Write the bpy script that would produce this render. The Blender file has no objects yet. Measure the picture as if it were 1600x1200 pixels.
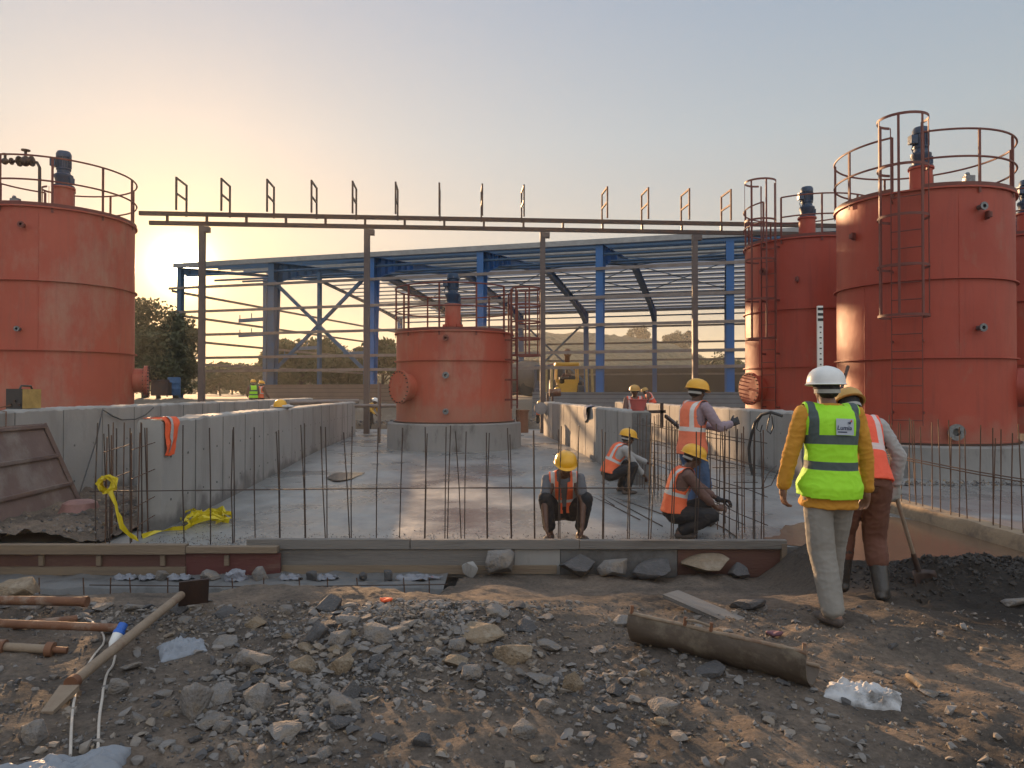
import bpy, bmesh, math, random
import numpy as np
from mathutils import Vector, Matrix, noise, Quaternion

S = bpy.context.scene
COL = S.collection
F = 1150.0
EYE = 1.6
PI = math.pi
# ---------------------------------------------------------------- camera, sky, sun, exposure
cd = bpy.data.cameras.new('camera'); cam = bpy.data.objects.new('camera', cd); COL.objects.link(cam)
cd.sensor_width = 36; cd.lens = 36 * F / 1600; cd.clip_start = .05; cd.clip_end = 9000
cam.location = (0, 0, EYE); cam.rotation_euler = (math.radians(90.65), 0, 0)
S.camera = cam
SUN_AZ, SUN_EL = math.radians(-24.2), math.radians(8.9)
SV = Vector((math.sin(SUN_AZ) * math.cos(SUN_EL), math.cos(SUN_AZ) * math.cos(SUN_EL), math.sin(SUN_EL)))
w = bpy.data.worlds.new('World'); S.world = w; w.use_nodes = True
nt = w.node_tree; nt.nodes.clear()
N = nt.nodes.new; LK = nt.links.new
sky = N('ShaderNodeTexSky'); sky.sky_type = 'NISHITA'; sky.sun_disc = False
sky.sun_elevation = SUN_EL; sky.sun_rotation = SUN_AZ
sky.air_density = 1.0; sky.dust_density = 0.0; sky.ozone_density = 1.6; sky.altitude = 100
bg = N('ShaderNodeBackground'); bg.inputs[1].default_value = 0.05
sg = N('ShaderNodeMix'); sg.data_type = 'RGBA'; sg.blend_type = 'MULTIPLY'; sg.inputs[0].default_value = 1; sg.inputs[7].default_value = (.36, .33, .30, 1); LK(sky.outputs[0], sg.inputs[6]); LK(sg.outputs[2], bg.inputs[0])
tc = N('ShaderNodeTexCoord'); dp = N('ShaderNodeVectorMath'); dp.operation = 'DOT_PRODUCT'
nz = N('ShaderNodeVectorMath'); nz.operation = 'NORMALIZE'
LK(tc.outputs['Generated'], nz.inputs[0]); LK(nz.outputs[0], dp.inputs[0]); dp.inputs[1].default_value = SV
cl = N('ShaderNodeMath'); cl.operation = 'MAXIMUM'; LK(dp.outputs['Value'], cl.inputs[0]); cl.inputs[1].default_value = 0
last = bg.outputs[0]
# pale dusty air of the sky by elevation, raised overhead as added fill
sx = N('ShaderNodeSeparateXYZ'); LK(nz.outputs[0], sx.inputs[0]); rp = N('ShaderNodeValToRGB'); LK(sx.outputs[2], rp.inputs[0])
E_ = rp.color_ramp.elements; E_[0].position = 0; E_[0].color = (.46, .29, .16, 1); E_[1].position = 1; E_[1].color = (.56, .64, .74, 1)
for q_, c_ in ((.07, (.46, .33, .22, 1)), (.18, (.40, .36, .31, 1)), (.32, (.34, .38, .40, 1)), (.5, (.25, .32, .41, 1)), (.66, (.45, .53, .64, 1))):
    e_ = E_.new(q_); e_.color = c_
gb = N('ShaderNodeBackground'); LK(rp.outputs[0], gb.inputs[0]); gb.inputs[1].default_value = .51
ad0 = N('ShaderNodeAddShader'); LK(last, ad0.inputs[0]); LK(gb.outputs[0], ad0.inputs[1]); last = ad0.outputs[0]
for k, a, c in ((7000, 12.0, (1, .88, .6, 1)), (1500, 1.6, (1, .72, .28, 1)), (420, .34, (1, .56, .10, 1)), (60, .20, (1, .46, .06, 1)), (12, .11, (1, .52, .12, 1)), (4, .05, (1, .62, .34, 1))):
    p = N('ShaderNodeMath'); p.operation = 'POWER'; LK(cl.outputs[0], p.inputs[0]); p.inputs[1].default_value = k
    m = N('ShaderNodeMath'); m.operation = 'MULTIPLY'; LK(p.outputs[0], m.inputs[0]); m.inputs[1].default_value = a
    b = N('ShaderNodeBackground'); b.inputs[0].default_value = c; LK(m.outputs[0], b.inputs[1])
    ad = N('ShaderNodeAddShader'); LK(last, ad.inputs[0]); LK(b.outputs[0], ad.inputs[1]); last = ad.outputs[0]
# extra fill glow opposite the sun, added to light camera-facing sides
dq = N('ShaderNodeVectorMath'); dq.operation = 'DOT_PRODUCT'; LK(nz.outputs[0], dq.inputs[0]); dq.inputs[1].default_value = (.35, -.93, .12)
cq = N('ShaderNodeMath'); cq.operation = 'MAXIMUM'; LK(dq.outputs['Value'], cq.inputs[0]); cq.inputs[1].default_value = 0
bq = N('ShaderNodeBackground'); bq.inputs[0].default_value = (.28, .27, .265, 1); LK(cq.outputs[0], bq.inputs[1])
aq = N('ShaderNodeAddShader'); LK(last, aq.inputs[0]); LK(bq.outputs[0], aq.inputs[1]); last = aq.outputs[0]
wo = N('ShaderNodeOutputWorld'); LK(last, wo.inputs[0])
w.cycles.sampling_method = 'MANUAL'; w.cycles.sample_map_resolution = 1024
sl = bpy.data.lights.new('sun', 'SUN'); sl.energy = 5.0; sl.angle = math.radians(0.6); sl.color = (1, .61, .31)
so = bpy.data.objects.new('sun', sl); COL.objects.link(so)
so.rotation_euler = (-SV).to_track_quat('-Z', 'Y').to_euler(); so.location = (-30, 60, 20)
S.view_settings.view_transform = 'Standard'; S.view_settings.look = 'None'
S.view_settings.exposure = 1.08; S.view_settings.gamma = 1
S.cycles.use_denoising = True; S.cycles.max_bounces = 6; S.cycles.volume_bounces = 0
S.cycles.transparent_max_bounces = 8; S.cycles.caustics_reflective = False; S.cycles.caustics_refractive = False

# ---------------------------------------------------------------- helpers
def W(px, py, Y):
    """point at depth Y seen at photo pixel px,py"""
    a = math.radians(.65); u = (px - 800) / F; v = (600 - py) / F
    dy = math.cos(a) - v * math.sin(a); dz = math.sin(a) + v * math.cos(a)
    return Vector((u * Y / dy, Y, EYE + dz * Y / dy))
def V(*a): return Vector(a)
rnd = random.Random(7)

class MB:
    def __init__(s): s.v = []; s.f = []; s.mi = []; s.cur = 0
    def add(s, vs, fs):
        o = len(s.v); s.v += [tuple(v) for v in vs]; s.f += [tuple(i + o for i in f) for f in fs]; s.mi += [s.cur] * len(fs); return s
    def box(s, c, d, rot=None, taper=1):
        hx, hy, hz = d[0] / 2, d[1] / 2, d[2] / 2
        vs = [Vector((x * (taper if z > 0 else 1), y * (taper if z > 0 else 1), z)) for z in (-hz, hz) for x, y in ((-hx, -hy), (hx, -hy), (hx, hy), (-hx, hy))]
        if rot is not None:
            M = rot if isinstance(rot, Matrix) else Matrix.Rotation(rot, 3, 'Z')
            vs = [M @ v for v in vs]
        c = Vector(c)
        return s.add([v + c for v in vs], [(3, 2, 1, 0), (4, 5, 6, 7), (0, 1, 5, 4), (1, 2, 6, 5), (2, 3, 7, 6), (3, 0, 4, 7)])
    def beam(s, a, b, wd, ht, up=(0, 0, 1)):
        """box bar from a to b, wd across, ht along up"""
        a = Vector(a); b = Vector(b); t = (b - a); L = t.length; t.normalize(); u = Vector(up); x = t.cross(u)
        if x.length < 1e-4: x = t.cross(Vector((1, 0, 0)))
        x.normalize(); u = x.cross(t)
        M = Matrix((x, t, u)).transposed()
        return s.box((a + b) / 2, (wd, L, ht), M)
    def tube(s, pts, r, n=8, caps=True, closed=False):
        pts = [Vector(p) for p in pts]; m = len(pts)
        rs = r if isinstance(r, (list, tuple)) else [r] * m
        t0 = (pts[1] - pts[0]).normalized(); x = t0.cross(Vector((0, 0, 1)))
        if x.length < .05: x = t0.cross(Vector((1, 0, 0)))
        x.normalize(); vs = []
        for i, p in enumerate(pts):
            if closed: t = (pts[(i + 1) % m] - pts[i - 1])
            else: t = pts[min(i + 1, m - 1)] - pts[max(i - 1, 0)]
            t.normalize(); x = (x - t * x.dot(t)); x.normalize(); y = t.cross(x)
            for k in range(n):
                a = 2 * PI * k / n; vs.append(p + (x * math.cos(a) + y * math.sin(a)) * rs[i])
        fs = []
        for i in range(m if closed else m - 1):
            j = (i + 1) % m
            for k in range(n):
                l = (k + 1) % n; fs.append((i * n + k, i * n + l, j * n + l, j * n + k))
        if caps and not closed:
            fs.append(tuple(range(n))[::-1]); fs.append(tuple((m - 1) * n + k for k in range(n)))
        return s.add(vs, fs)
    def lathe(s, c, prof, n=48, axis=None, a0=0, a1=2 * PI):
        """prof: list of (r, z) ; axis optional direction of z"""
        c = Vector(c); q = Vector((0, 0, 1)).rotation_difference(Vector(axis)) if axis is not None else Quaternion()
        full = abs(a1 - a0 - 2 * PI) < 1e-6; cols = n if full else n + 1; vs = []; m = len(prof)
        for k in range(cols):
            a = a0 + (a1 - a0) * k / n
            for r, z in prof: vs.append(c + q @ Vector((r * math.cos(a), r * math.sin(a), z)))
        fs = []
        for k in range(n):
            l = (k + 1) % cols
            for j in range(m - 1): fs.append((k * m + j, l * m + j, l * m + j + 1, k * m + j + 1))
        return s.add(vs, fs)
    def prism(s, poly, a, b):
        """poly list of Vectors (one end), extruded by vector b-a"""
        d = Vector(b) - Vector(a); n = len(poly); vs = [Vector(p) + Vector(a) for p in poly]; vs += [v + d for v in vs]
        return s.add(vs, [tuple(range(n))[::-1], tuple(range(n, 2 * n))] + [(i, (i + 1) % n, (i + 1) % n + n, i + n) for i in range(n)])
    def ball(s, c, r, n=12, m=8, rot=None):
        r = Vector(r) if not isinstance(r, (int, float)) else Vector((r, r, r)); c = Vector(c); vs = []
        for j in range(m + 1):
            th = PI * j / m
            for k in range(n):
                p = Vector((math.sin(th) * math.cos(2 * PI * k / n) * r.x, math.sin(th) * math.sin(2 * PI * k / n) * r.y, math.cos(th) * r.z))
                if rot is not None: p = rot @ p
                vs.append(c + p)
        return s.add(vs, [(j * n + k, (j + 1) * n + k, (j + 1) * n + (k + 1) % n, j * n + (k + 1) % n) for j in range(m) for k in range(n)])
    def build(s, name, mt, parent=None, smooth=35, org=None):
        me = bpy.data.meshes.new(name)
        vs = s.v
        if org is not None: vs = [(x - org[0], y - org[1], z - org[2]) for x, y, z in vs]
        me.from_pydata(vs, [], s.f)
        for q in (mt if isinstance(mt, (list, tuple)) else [mt]):
            if q is not None: me.materials.append(q)
        if len(me.materials) > 1: me.polygons.foreach_set('material_index', s.mi)
        bm = bmesh.new(); bm.from_mesh(me); bmesh.ops.recalc_face_normals(bm, faces=bm.faces); bm.to_mesh(me); bm.free()
        if smooth:
            me.polygons.foreach_set('use_smooth', [True] * len(me.polygons)); me.set_sharp_from_angle(angle=math.radians(smooth))
        me.update()
        o = bpy.data.objects.new(name, me); COL.objects.link(o)
        if org is not None: o.location = org
        if parent is not None:
            o.parent = parent; root = Vector((0, 0, 0)); q = parent
            while q is not None: root += Vector(q.location); q = q.parent
            if parent.get('_w', 1) and org is None: o.location = -root
        return o

def tag(o, label, cat, group=None, kind=None):
    o['label'] = label; o['category'] = cat
    if group: o['group'] = group
    if kind: o['kind'] = kind
    return o
def thing(name, label, cat, loc, group=None):
    o = bpy.data.objects.new(name, None); COL.objects.link(o); o.location = loc; o.empty_display_size = .2
    return tag(o, label, cat, group)
def struct(o): o['kind'] = 'structure'; return o
def copy_tree(o, parent=None):
    c = o.copy(); COL.objects.link(c); c.parent = parent
    for ch in list(o.children): copy_tree(ch, c)
    return c

# ---------------------------------------------------------------- materials
def mat(name, col, rough=.8, metal=0, col2=None, scale=6, fac=.5, bump=.3, bscale=None, col3=None, s3=1.5, t3=.58, w3=.08, stretch=(1, 1, 1), detail=8, dist=.02, spec=.5):
    m = bpy.data.materials.new(name); m.use_nodes = True; t = m.node_tree; n = t.nodes; l = t.links
    b = n['Principled BSDF']; b.inputs['Roughness'].default_value = rough; b.inputs['Metallic'].default_value = metal
    b.inputs['Specular IOR Level'].default_value = spec
    co = n.new('ShaderNodeTexCoord'); mp = n.new('ShaderNodeMapping'); l.new(co.outputs['Object'], mp.inputs[0]); mp.inputs['Scale'].default_value = stretch
    if col2 is None: col2 = tuple(c * .6 for c in col)
    nz = n.new('ShaderNodeTexNoise'); nz.inputs['Scale'].default_value = scale; nz.inputs['Detail'].default_value = detail; nz.inputs['Roughness'].default_value = .65
    l.new(mp.outputs[0], nz.inputs[0])
    r = n.new('ShaderNodeMapRange'); l.new(nz.outputs[0], r.inputs[0]); r.inputs[1].default_value = .5 - fac * .35; r.inputs[2].default_value = .5 + fac * .35
    mx = n.new('ShaderNodeMix'); mx.data_type = 'RGBA'; l.new(r.outputs[0], mx.inputs[0]); mx.inputs[6].default_value = (*col, 1); mx.inputs[7].default_value = (*col2, 1)
    out = mx.outputs[2]
    if col3 is not None:
        n3 = n.new('ShaderNodeTexNoise'); n3.inputs['Scale'].default_value = s3; n3.inputs['Detail'].default_value = 10; n3.inputs['Roughness'].default_value = .7
        l.new(mp.outputs[0], n3.inputs[0])
        r3 = n.new('ShaderNodeMapRange'); l.new(n3.outputs[0], r3.inputs[0]); r3.inputs[1].default_value = t3 - w3; r3.inputs[2].default_value = t3 + w3
        m3 = n.new('ShaderNodeMix'); m3.data_type = 'RGBA'; l.new(r3.outputs[0], m3.inputs[0]); l.new(out, m3.inputs[6]); m3.inputs[7].default_value = (*col3, 1); out = m3.outputs[2]
    l.new(out, b.inputs['Base Color'])
    rr = n.new('ShaderNodeMapRange'); l.new(nz.outputs[0], rr.inputs[0]); rr.inputs[3].default_value = max(.05, rough - .12); rr.inputs[4].default_value = min(1, rough + .12); l.new(rr.outputs[0], b.inputs['Roughness'])
    if bump:
        bn = n.new('ShaderNodeTexNoise'); bn.inputs['Scale'].default_value = bscale or scale * 5; bn.inputs['Detail'].default_value = 6
        l.new(mp.outputs[0], bn.inputs[0])
        bp = n.new('ShaderNodeBump'); bp.inputs['Strength'].default_value = bump; bp.inputs['Distance'].default_value = dist; l.new(bn.outputs[0], bp.inputs['Height']); l.new(bp.outputs[0], b.inputs['Normal'])
    return m
M = {}
M['tank'] = mat('red oxide paint', (.40, .055, .026), .55, 0, (.30, .042, .022), 1.2, .9, .25, 3, (.28, .12, .075), 1.1, .68, .09, (1, 1, .5), dist=.02)
M['tank_dusty'] = mat('dusty red oxide', (.42, .085, .045), .6, 0, (.33, .06, .034), 1.4, .9, .25, 3, (.36, .2, .14), .8, .62, .12, (1, 1, .5))
M['tankrail'] = mat('red oxide rail', (.17, .04, .028), .6, 0, (.12, .034, .025), 5, .8, .2, 30)
def streaks(m, col, lo=.52, hi=.75, amt=.7, sc=(5, 5, .35), foot=None):
    t = m.node_tree; n = t.nodes; l = t.links; b = n['Principled BSDF']; src = b.inputs['Base Color'].links[0].from_socket
    g = n.new('ShaderNodeNewGeometry'); mp = n.new('ShaderNodeMapping'); mp.inputs['Scale'].default_value = sc; l.new(g.outputs['Position'], mp.inputs[0])
    st = n.new('ShaderNodeTexNoise'); st.inputs['Scale'].default_value = 1.6; st.inputs['Detail'].default_value = 9; st.inputs['Roughness'].default_value = .7; l.new(mp.outputs[0], st.inputs[0])
    r = n.new('ShaderNodeMapRange'); l.new(st.outputs[0], r.inputs[0]); r.inputs[1].default_value = lo; r.inputs[2].default_value = hi; r.inputs[4].default_value = amt
    mx = n.new('ShaderNodeMix'); mx.data_type = 'RGBA'; l.new(r.outputs[0], mx.inputs[0]); l.new(src, mx.inputs[6]); mx.inputs[7].default_value = (*col, 1); out = mx.outputs[2]
    if foot:
        sep = n.new('ShaderNodeSeparateXYZ'); l.new(g.outputs['Position'], sep.inputs[0]); wn = n.new('ShaderNodeTexNoise'); wn.inputs['Scale'].default_value = 3; wn.inputs['Detail'].default_value = 7; l.new(g.outputs['Position'], wn.inputs[0])
        ma = n.new('ShaderNodeMath'); ma.operation = 'MULTIPLY_ADD'; l.new(wn.outputs[0], ma.inputs[0]); ma.inputs[1].default_value = -1.3; l.new(sep.outputs[2], ma.inputs[2])
        r2 = n.new('ShaderNodeMapRange'); l.new(ma.outputs[0], r2.inputs[0]); r2.inputs[1].default_value = foot[0] - .65; r2.inputs[2].default_value = foot[0] - .1; r2.inputs[3].default_value = foot[1]; r2.inputs[4].default_value = 0
        m2 = n.new('ShaderNodeMix'); m2.data_type = 'RGBA'; l.new(r2.outputs[0], m2.inputs[0]); l.new(out, m2.inputs[6]); m2.inputs[7].default_value = (.3, .16, .11, 1); out = m2.outputs[2]
    l.new(out, b.inputs['Base Color'])
    w_ = n.new('ShaderNodeTexNoise'); w_.inputs['Scale'].default_value = 1.1; w_.inputs['Detail'].default_value = 3; l.new(g.outputs['Position'], w_.inputs[0])
    bp = n.new('ShaderNodeBump'); bp.inputs['Strength'].default_value = .5; bp.inputs['Distance'].default_value = .06; l.new(w_.outputs[0], bp.inputs['Height'])
    if b.inputs['Normal'].links: l.new(b.inputs['Normal'].links[0].from_socket, bp.inputs['Normal'])
    l.new(bp.outputs[0], b.inputs['Normal'])
streaks(M['tank'], (.2, .035, .022), foot=(.6, .5)); streaks(M['tank_dusty'], (.24, .075, .05), foot=(1.0, .5))
M['motor'] = mat('motor blue', (.012, .05, .12), .45, .2, (.02, .035, .06), 8, .7, .2, 40)
M['valve'] = mat('valve grey', (.22, .24, .26), .4, .7, (.1, .1, .1), 12, .7, .3, 40)
M['blue'] = mat('shed blue paint', (.012, .12, .36), .4, 0, (.012, .09, .27), 1.2, .8, .1, 10)
M['bluedark'] = mat('shed blue grey', (.025, .10, .23), .5, .1, (.05, .09, .13), 2, .8, .1, 10)
M['galv'] = mat('galvanised', (.3, .31, .32), .42, .7, (.2, .2, .2), 3, .8, .1, 20)
M['girt'] = mat('girt grey', (.24, .22, .21), .5, .4, (.15, .11, .09), 2, .8, .1, 20)
M['sheet'] = mat('roof sheet', (.42, .48, .58), .35, .2, (.34, .4, .5), .5, .8, 0)
M['steel'] = mat('dark steel', (.035, .035, .04), .5, .5, (.1, .05, .03), 6, .8, .2, 30)
M['rebar'] = mat('rebar', (.04, .038, .038), .6, .4, (.08, .045, .03), 5, 1, .5, 150, dist=.004)
M['rebarlit'] = mat('rebar rusty lit', (.14, .065, .03), .65, .3, (.08, .05, .04), 5, 1, .5, 150, dist=.004)  # brighter, warmer rebar copy: rust with sunlight put into the colour
M['concrete'] = mat('cast concrete', (.36, .35, .33), .85, 0, (.22, .21, .2), 1.3, 1, .35, 14, (.13, .12, .11), 2.2, .64, .08, (1, 1, .35), dist=.015)
M['concdark'] = mat('wet concrete', (.16, .155, .15), .75, 0, (.1, .1, .1), 2, 1, .4, 18, (.07, .065, .06), 2.5, .6, .08, dist=.02)
M['ply'] = mat('shutter ply', (.13, .055, .04), .6, 0, (.09, .045, .035), 2, .9, .3, 30, (.2, .15, .11), 1.5, .64, .08, (.5, 1, 2))
M['wood'] = mat('rough timber', (.25, .185, .12), .85, 0, (.15, .11, .08), 3, 1, .5, 30, (.1, .08, .07), 2, .62, .1, (.25, 2, 3))
M['woodgrey'] = mat('weathered timber', (.22, .2, .18), .85, 0, (.13, .12, .11), 3, 1, .5, 30, (.08, .07, .06), 2, .62, .1, (.25, 2, 3))
M['rust'] = mat('rusty tube', (.22, .10, .05), .75, .2, (.11, .05, .03), 9, 1, .5, 60, (.28, .22, .17), 5, .6, .08, dist=.005)
M['dustytube'] = mat('dusty tube', (.28, .22, .16), .85, 0, (.17, .12, .08), 9, 1, .5, 60, (.15, .08, .05), 5, .6, .08, dist=.005)
M['plastic'] = mat('sack plastic', (.24, .26, .29), .6, 0, (.17, .18, .2), 5, .8, .5, 20, dist=.01)
M['white'] = mat('woven white', (.5, .5, .51), .75, 0, (.34, .33, .32), 6, .9, .5, 80, (.09, .08, .07), 5, .58, .08, dist=.006)
M['cable'] = mat('cable white', (.5, .46, .4), .6, 0, (.35, .3, .26), 20, .8, 0)
M['black'] = mat('black rubber', (.02, .02, .022), .55, 0, (.04, .036, .033), 8, .8, .2, 40)
M['brick'] = mat('block wall', (.17, .15, .14), .9, 0, (.11, .1, .095), 1.5, .9, .4, 12)
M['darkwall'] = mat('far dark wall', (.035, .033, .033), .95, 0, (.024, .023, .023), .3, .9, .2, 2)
M['yellow'] = mat('yellow paint', (.62, .33, .02), .4, 0, (.5, .27, .02), 4, .7, .1)
M['tape'] = mat('yellow tape', (.65, .5, .01), .45, 0, (.5, .4, .01), 8, .7, .2)
M['cloth_blue'] = mat('blue cloth', (.06, .09, .15), .85, 0, (.1, .13, .2), 8, .8, .3)
M['crate_red'] = mat('red plastic', (.5, .1, .09), .5, 0, (.38, .09, .08), 5, .7, .1)
M['leaf'] = mat('foliage', (.045, .06, .018), .8, 0, (.07, .08, .025), 1.5, 1, 0)
M['leaf2'] = mat('foliage olive', (.06, .065, .025), .8, 0, (.09, .085, .035), 1.5, 1, 0)
M['bark'] = mat('bark', (.07, .05, .035), .9, 0, (.045, .035, .025), 6, .8, .5)
M['helmY'] = mat('yellow helmet', (.74, .38, .015), .33, 0, (.62, .31, .015), 6, .6, .05)
M['helmT'] = mat('tan helmet', (.52, .3, .07), .5, 0, (.42, .24, .06), 6, .6, .05)
M['helmW'] = mat('white helmet', (.72, .72, .7), .35, 0, (.6, .6, .58), 6, .6, .05)
M['strap'] = mat('helmet strap', (.03, .03, .035), .8)
M['band'] = mat('helmet band', (.45, .45, .43), .6)
M['skin'] = mat('skin', (.10, .045, .026), .55, 0, (.075, .034, .02), 14, .8, .15, 90, dist=.003)
M['skinl'] = mat('skin light', (.22, .11, .065), .55, 0, (.16, .08, .05), 14, .8, .15, 90, dist=.003)
M['hair'] = mat('hair', (.012, .01, .01), .7)

def concrete_wall_mat():
    """cast concrete with vertical streaks, damp foot, board joints"""
    m = mat('board marked concrete', (.36, .345, .32), .88, 0, (.25, .24, .225), 1.1, 1, .35, 16, None, dist=.012)
    t = m.node_tree; n = t.nodes; l = t.links; b = n['Principled BSDF']
    src = b.inputs['Base Color'].links[0].from_socket
    co = n.new('ShaderNodeNewGeometry'); sep = n.new('ShaderNodeSeparateXYZ'); l.new(co.outputs['Position'], sep.inputs[0])
    mp = n.new('ShaderNodeMapping'); l.new(co.outputs['Position'], mp.inputs[0]); mp.inputs['Scale'].default_value = (1.1, 1.1, .35)
    st = n.new('ShaderNodeTexNoise'); st.inputs['Scale'].default_value = 2.0; st.inputs['Detail'].default_value = 7; l.new(mp.outputs[0], st.inputs[0])
    r = n.new('ShaderNodeMapRange'); l.new(st.outputs[0], r.inputs[0]); r.inputs[1].default_value = .52; r.inputs[2].default_value = .8; r.inputs[4].default_value = .6
    mx = n.new('ShaderNodeMix'); mx.data_type = 'RGBA'; l.new(r.outputs[0], mx.inputs[0]); l.new(src, mx.inputs[6]); mx.inputs[7].default_value = (.12, .11, .1, 1)
    # damp foot with ragged top
    wn = n.new('ShaderNodeTexNoise'); wn.inputs['Scale'].default_value = 2.6; wn.inputs['Detail'].default_value = 5; l.new(co.outputs['Position'], wn.inputs[0])
    ma = n.new('ShaderNodeMath'); ma.operation = 'MULTIPLY_ADD'; l.new(wn.outputs[0], ma.inputs[0]); ma.inputs[1].default_value = -1.1; l.new(sep.outputs[2], ma.inputs[2])
    r2 = n.new('ShaderNodeMapRange'); l.new(ma.outputs[0], r2.inputs[0]); r2.inputs[1].default_value = -.6; r2.inputs[2].default_value = -.38; r2.inputs[3].default_value = .75; r2.inputs[4].default_value = 0
    m2 = n.new('ShaderNodeMix'); m2.data_type = 'RGBA'; l.new(r2.outputs[0], m2.inputs[0]); l.new(mx.outputs[2], m2.inputs[6]); m2.inputs[7].default_value = (.11, .1, .095, 1)
    l.new(m2.outputs[2], b.inputs['Base Color'])
    return m
M['cwall'] = concrete_wall_mat()

def sheet_mat():
    m = bpy.data.materials.new('translucent roof sheet'); m.use_nodes = True; t = m.node_tree; n = t.nodes; l = t.links; n.clear()
    o = n.new('ShaderNodeOutputMaterial'); d = n.new('ShaderNodeBsdfDiffuse'); d.inputs[0].default_value = (.45, .5, .58, 1); tr = n.new('ShaderNodeBsdfTranslucent'); tr.inputs[0].default_value = (.55, .62, .72, 1)
    x = n.new('ShaderNodeMixShader'); x.inputs[0].default_value = .55; l.new(d.outputs[0], x.inputs[1]); l.new(tr.outputs[0], x.inputs[2]); l.new(x.outputs[0], o.inputs[0]); return m
M['sheet'] = sheet_mat()
def slab_mat():
    m = bpy.data.materials.new('damp slab'); m.use_nodes = True; t = m.node_tree; n = t.nodes; l = t.links; b = n['Principled BSDF']
    co = n.new('ShaderNodeNewGeometry')
    a = n.new('ShaderNodeTexNoise'); a.inputs['Scale'].default_value = .55; a.inputs['Detail'].default_value = 9; a.inputs['Roughness'].default_value = .62; l.new(co.outputs['Position'], a.inputs[0])
    mp = n.new('ShaderNodeMapping'); l.new(co.outputs['Position'], mp.inputs[0]); mp.inputs['Scale'].default_value = (1, .45, 1)
    c = n.new('ShaderNodeTexNoise'); c.inputs['Scale'].default_value = 3.0; c.inputs['Detail'].default_value = 10; c.inputs['Roughness'].default_value = .7; l.new(mp.outputs[0], c.inputs[0])
    r = n.new('ShaderNodeValToRGB'); l.new(a.outputs[0], r.inputs[0]); e = r.color_ramp.elements
    e[0].position = .33; e[0].color = (.19, .188, .18, 1); e[1].position = .68; e[1].color = (.33, .325, .31, 1)
    mx = n.new('ShaderNodeMix'); mx.data_type = 'RGBA'; mx.blend_type = 'MULTIPLY'; mx.inputs[0].default_value = .8; l.new(r.outputs[0], mx.inputs[6])
    r2 = n.new('ShaderNodeValToRGB'); l.new(c.outputs[0], r2.inputs[0]); r2.color_ramp.elements[0].position = .3; r2.color_ramp.elements[0].color = (.55, .55, .56, 1); r2.color_ramp.elements[1].position = .65; r2.color_ramp.elements[1].color = (1, 1, 1, 1)
    l.new(r2.outputs[0], mx.inputs[7]); l.new(mx.outputs[2], b.inputs['Base Color'])
    rr = n.new('ShaderNodeMapRange'); l.new(a.outputs[0], rr.inputs[0]); rr.inputs[1].default_value = .38; rr.inputs[2].default_value = .66; rr.inputs[3].default_value = .18; rr.inputs[4].default_value = .62
    l.new(rr.outputs[0], b.inputs['Roughness'])
    f = n.new('ShaderNodeTexNoise'); f.inputs['Scale'].default_value = 9; f.inputs['Detail'].default_value = 8; f.inputs['Roughness'].default_value = .7; l.new(mp.outputs[0], f.inputs[0])
    bp = n.new('ShaderNodeBump'); bp.inputs['Strength'].default_value = .5; bp.inputs['Distance'].default_value = .02; l.new(f.outputs[0], bp.inputs['Height']); l.new(bp.outputs[0], b.inputs['Normal'])
    return m
M['slab'] = slab_mat()

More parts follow.
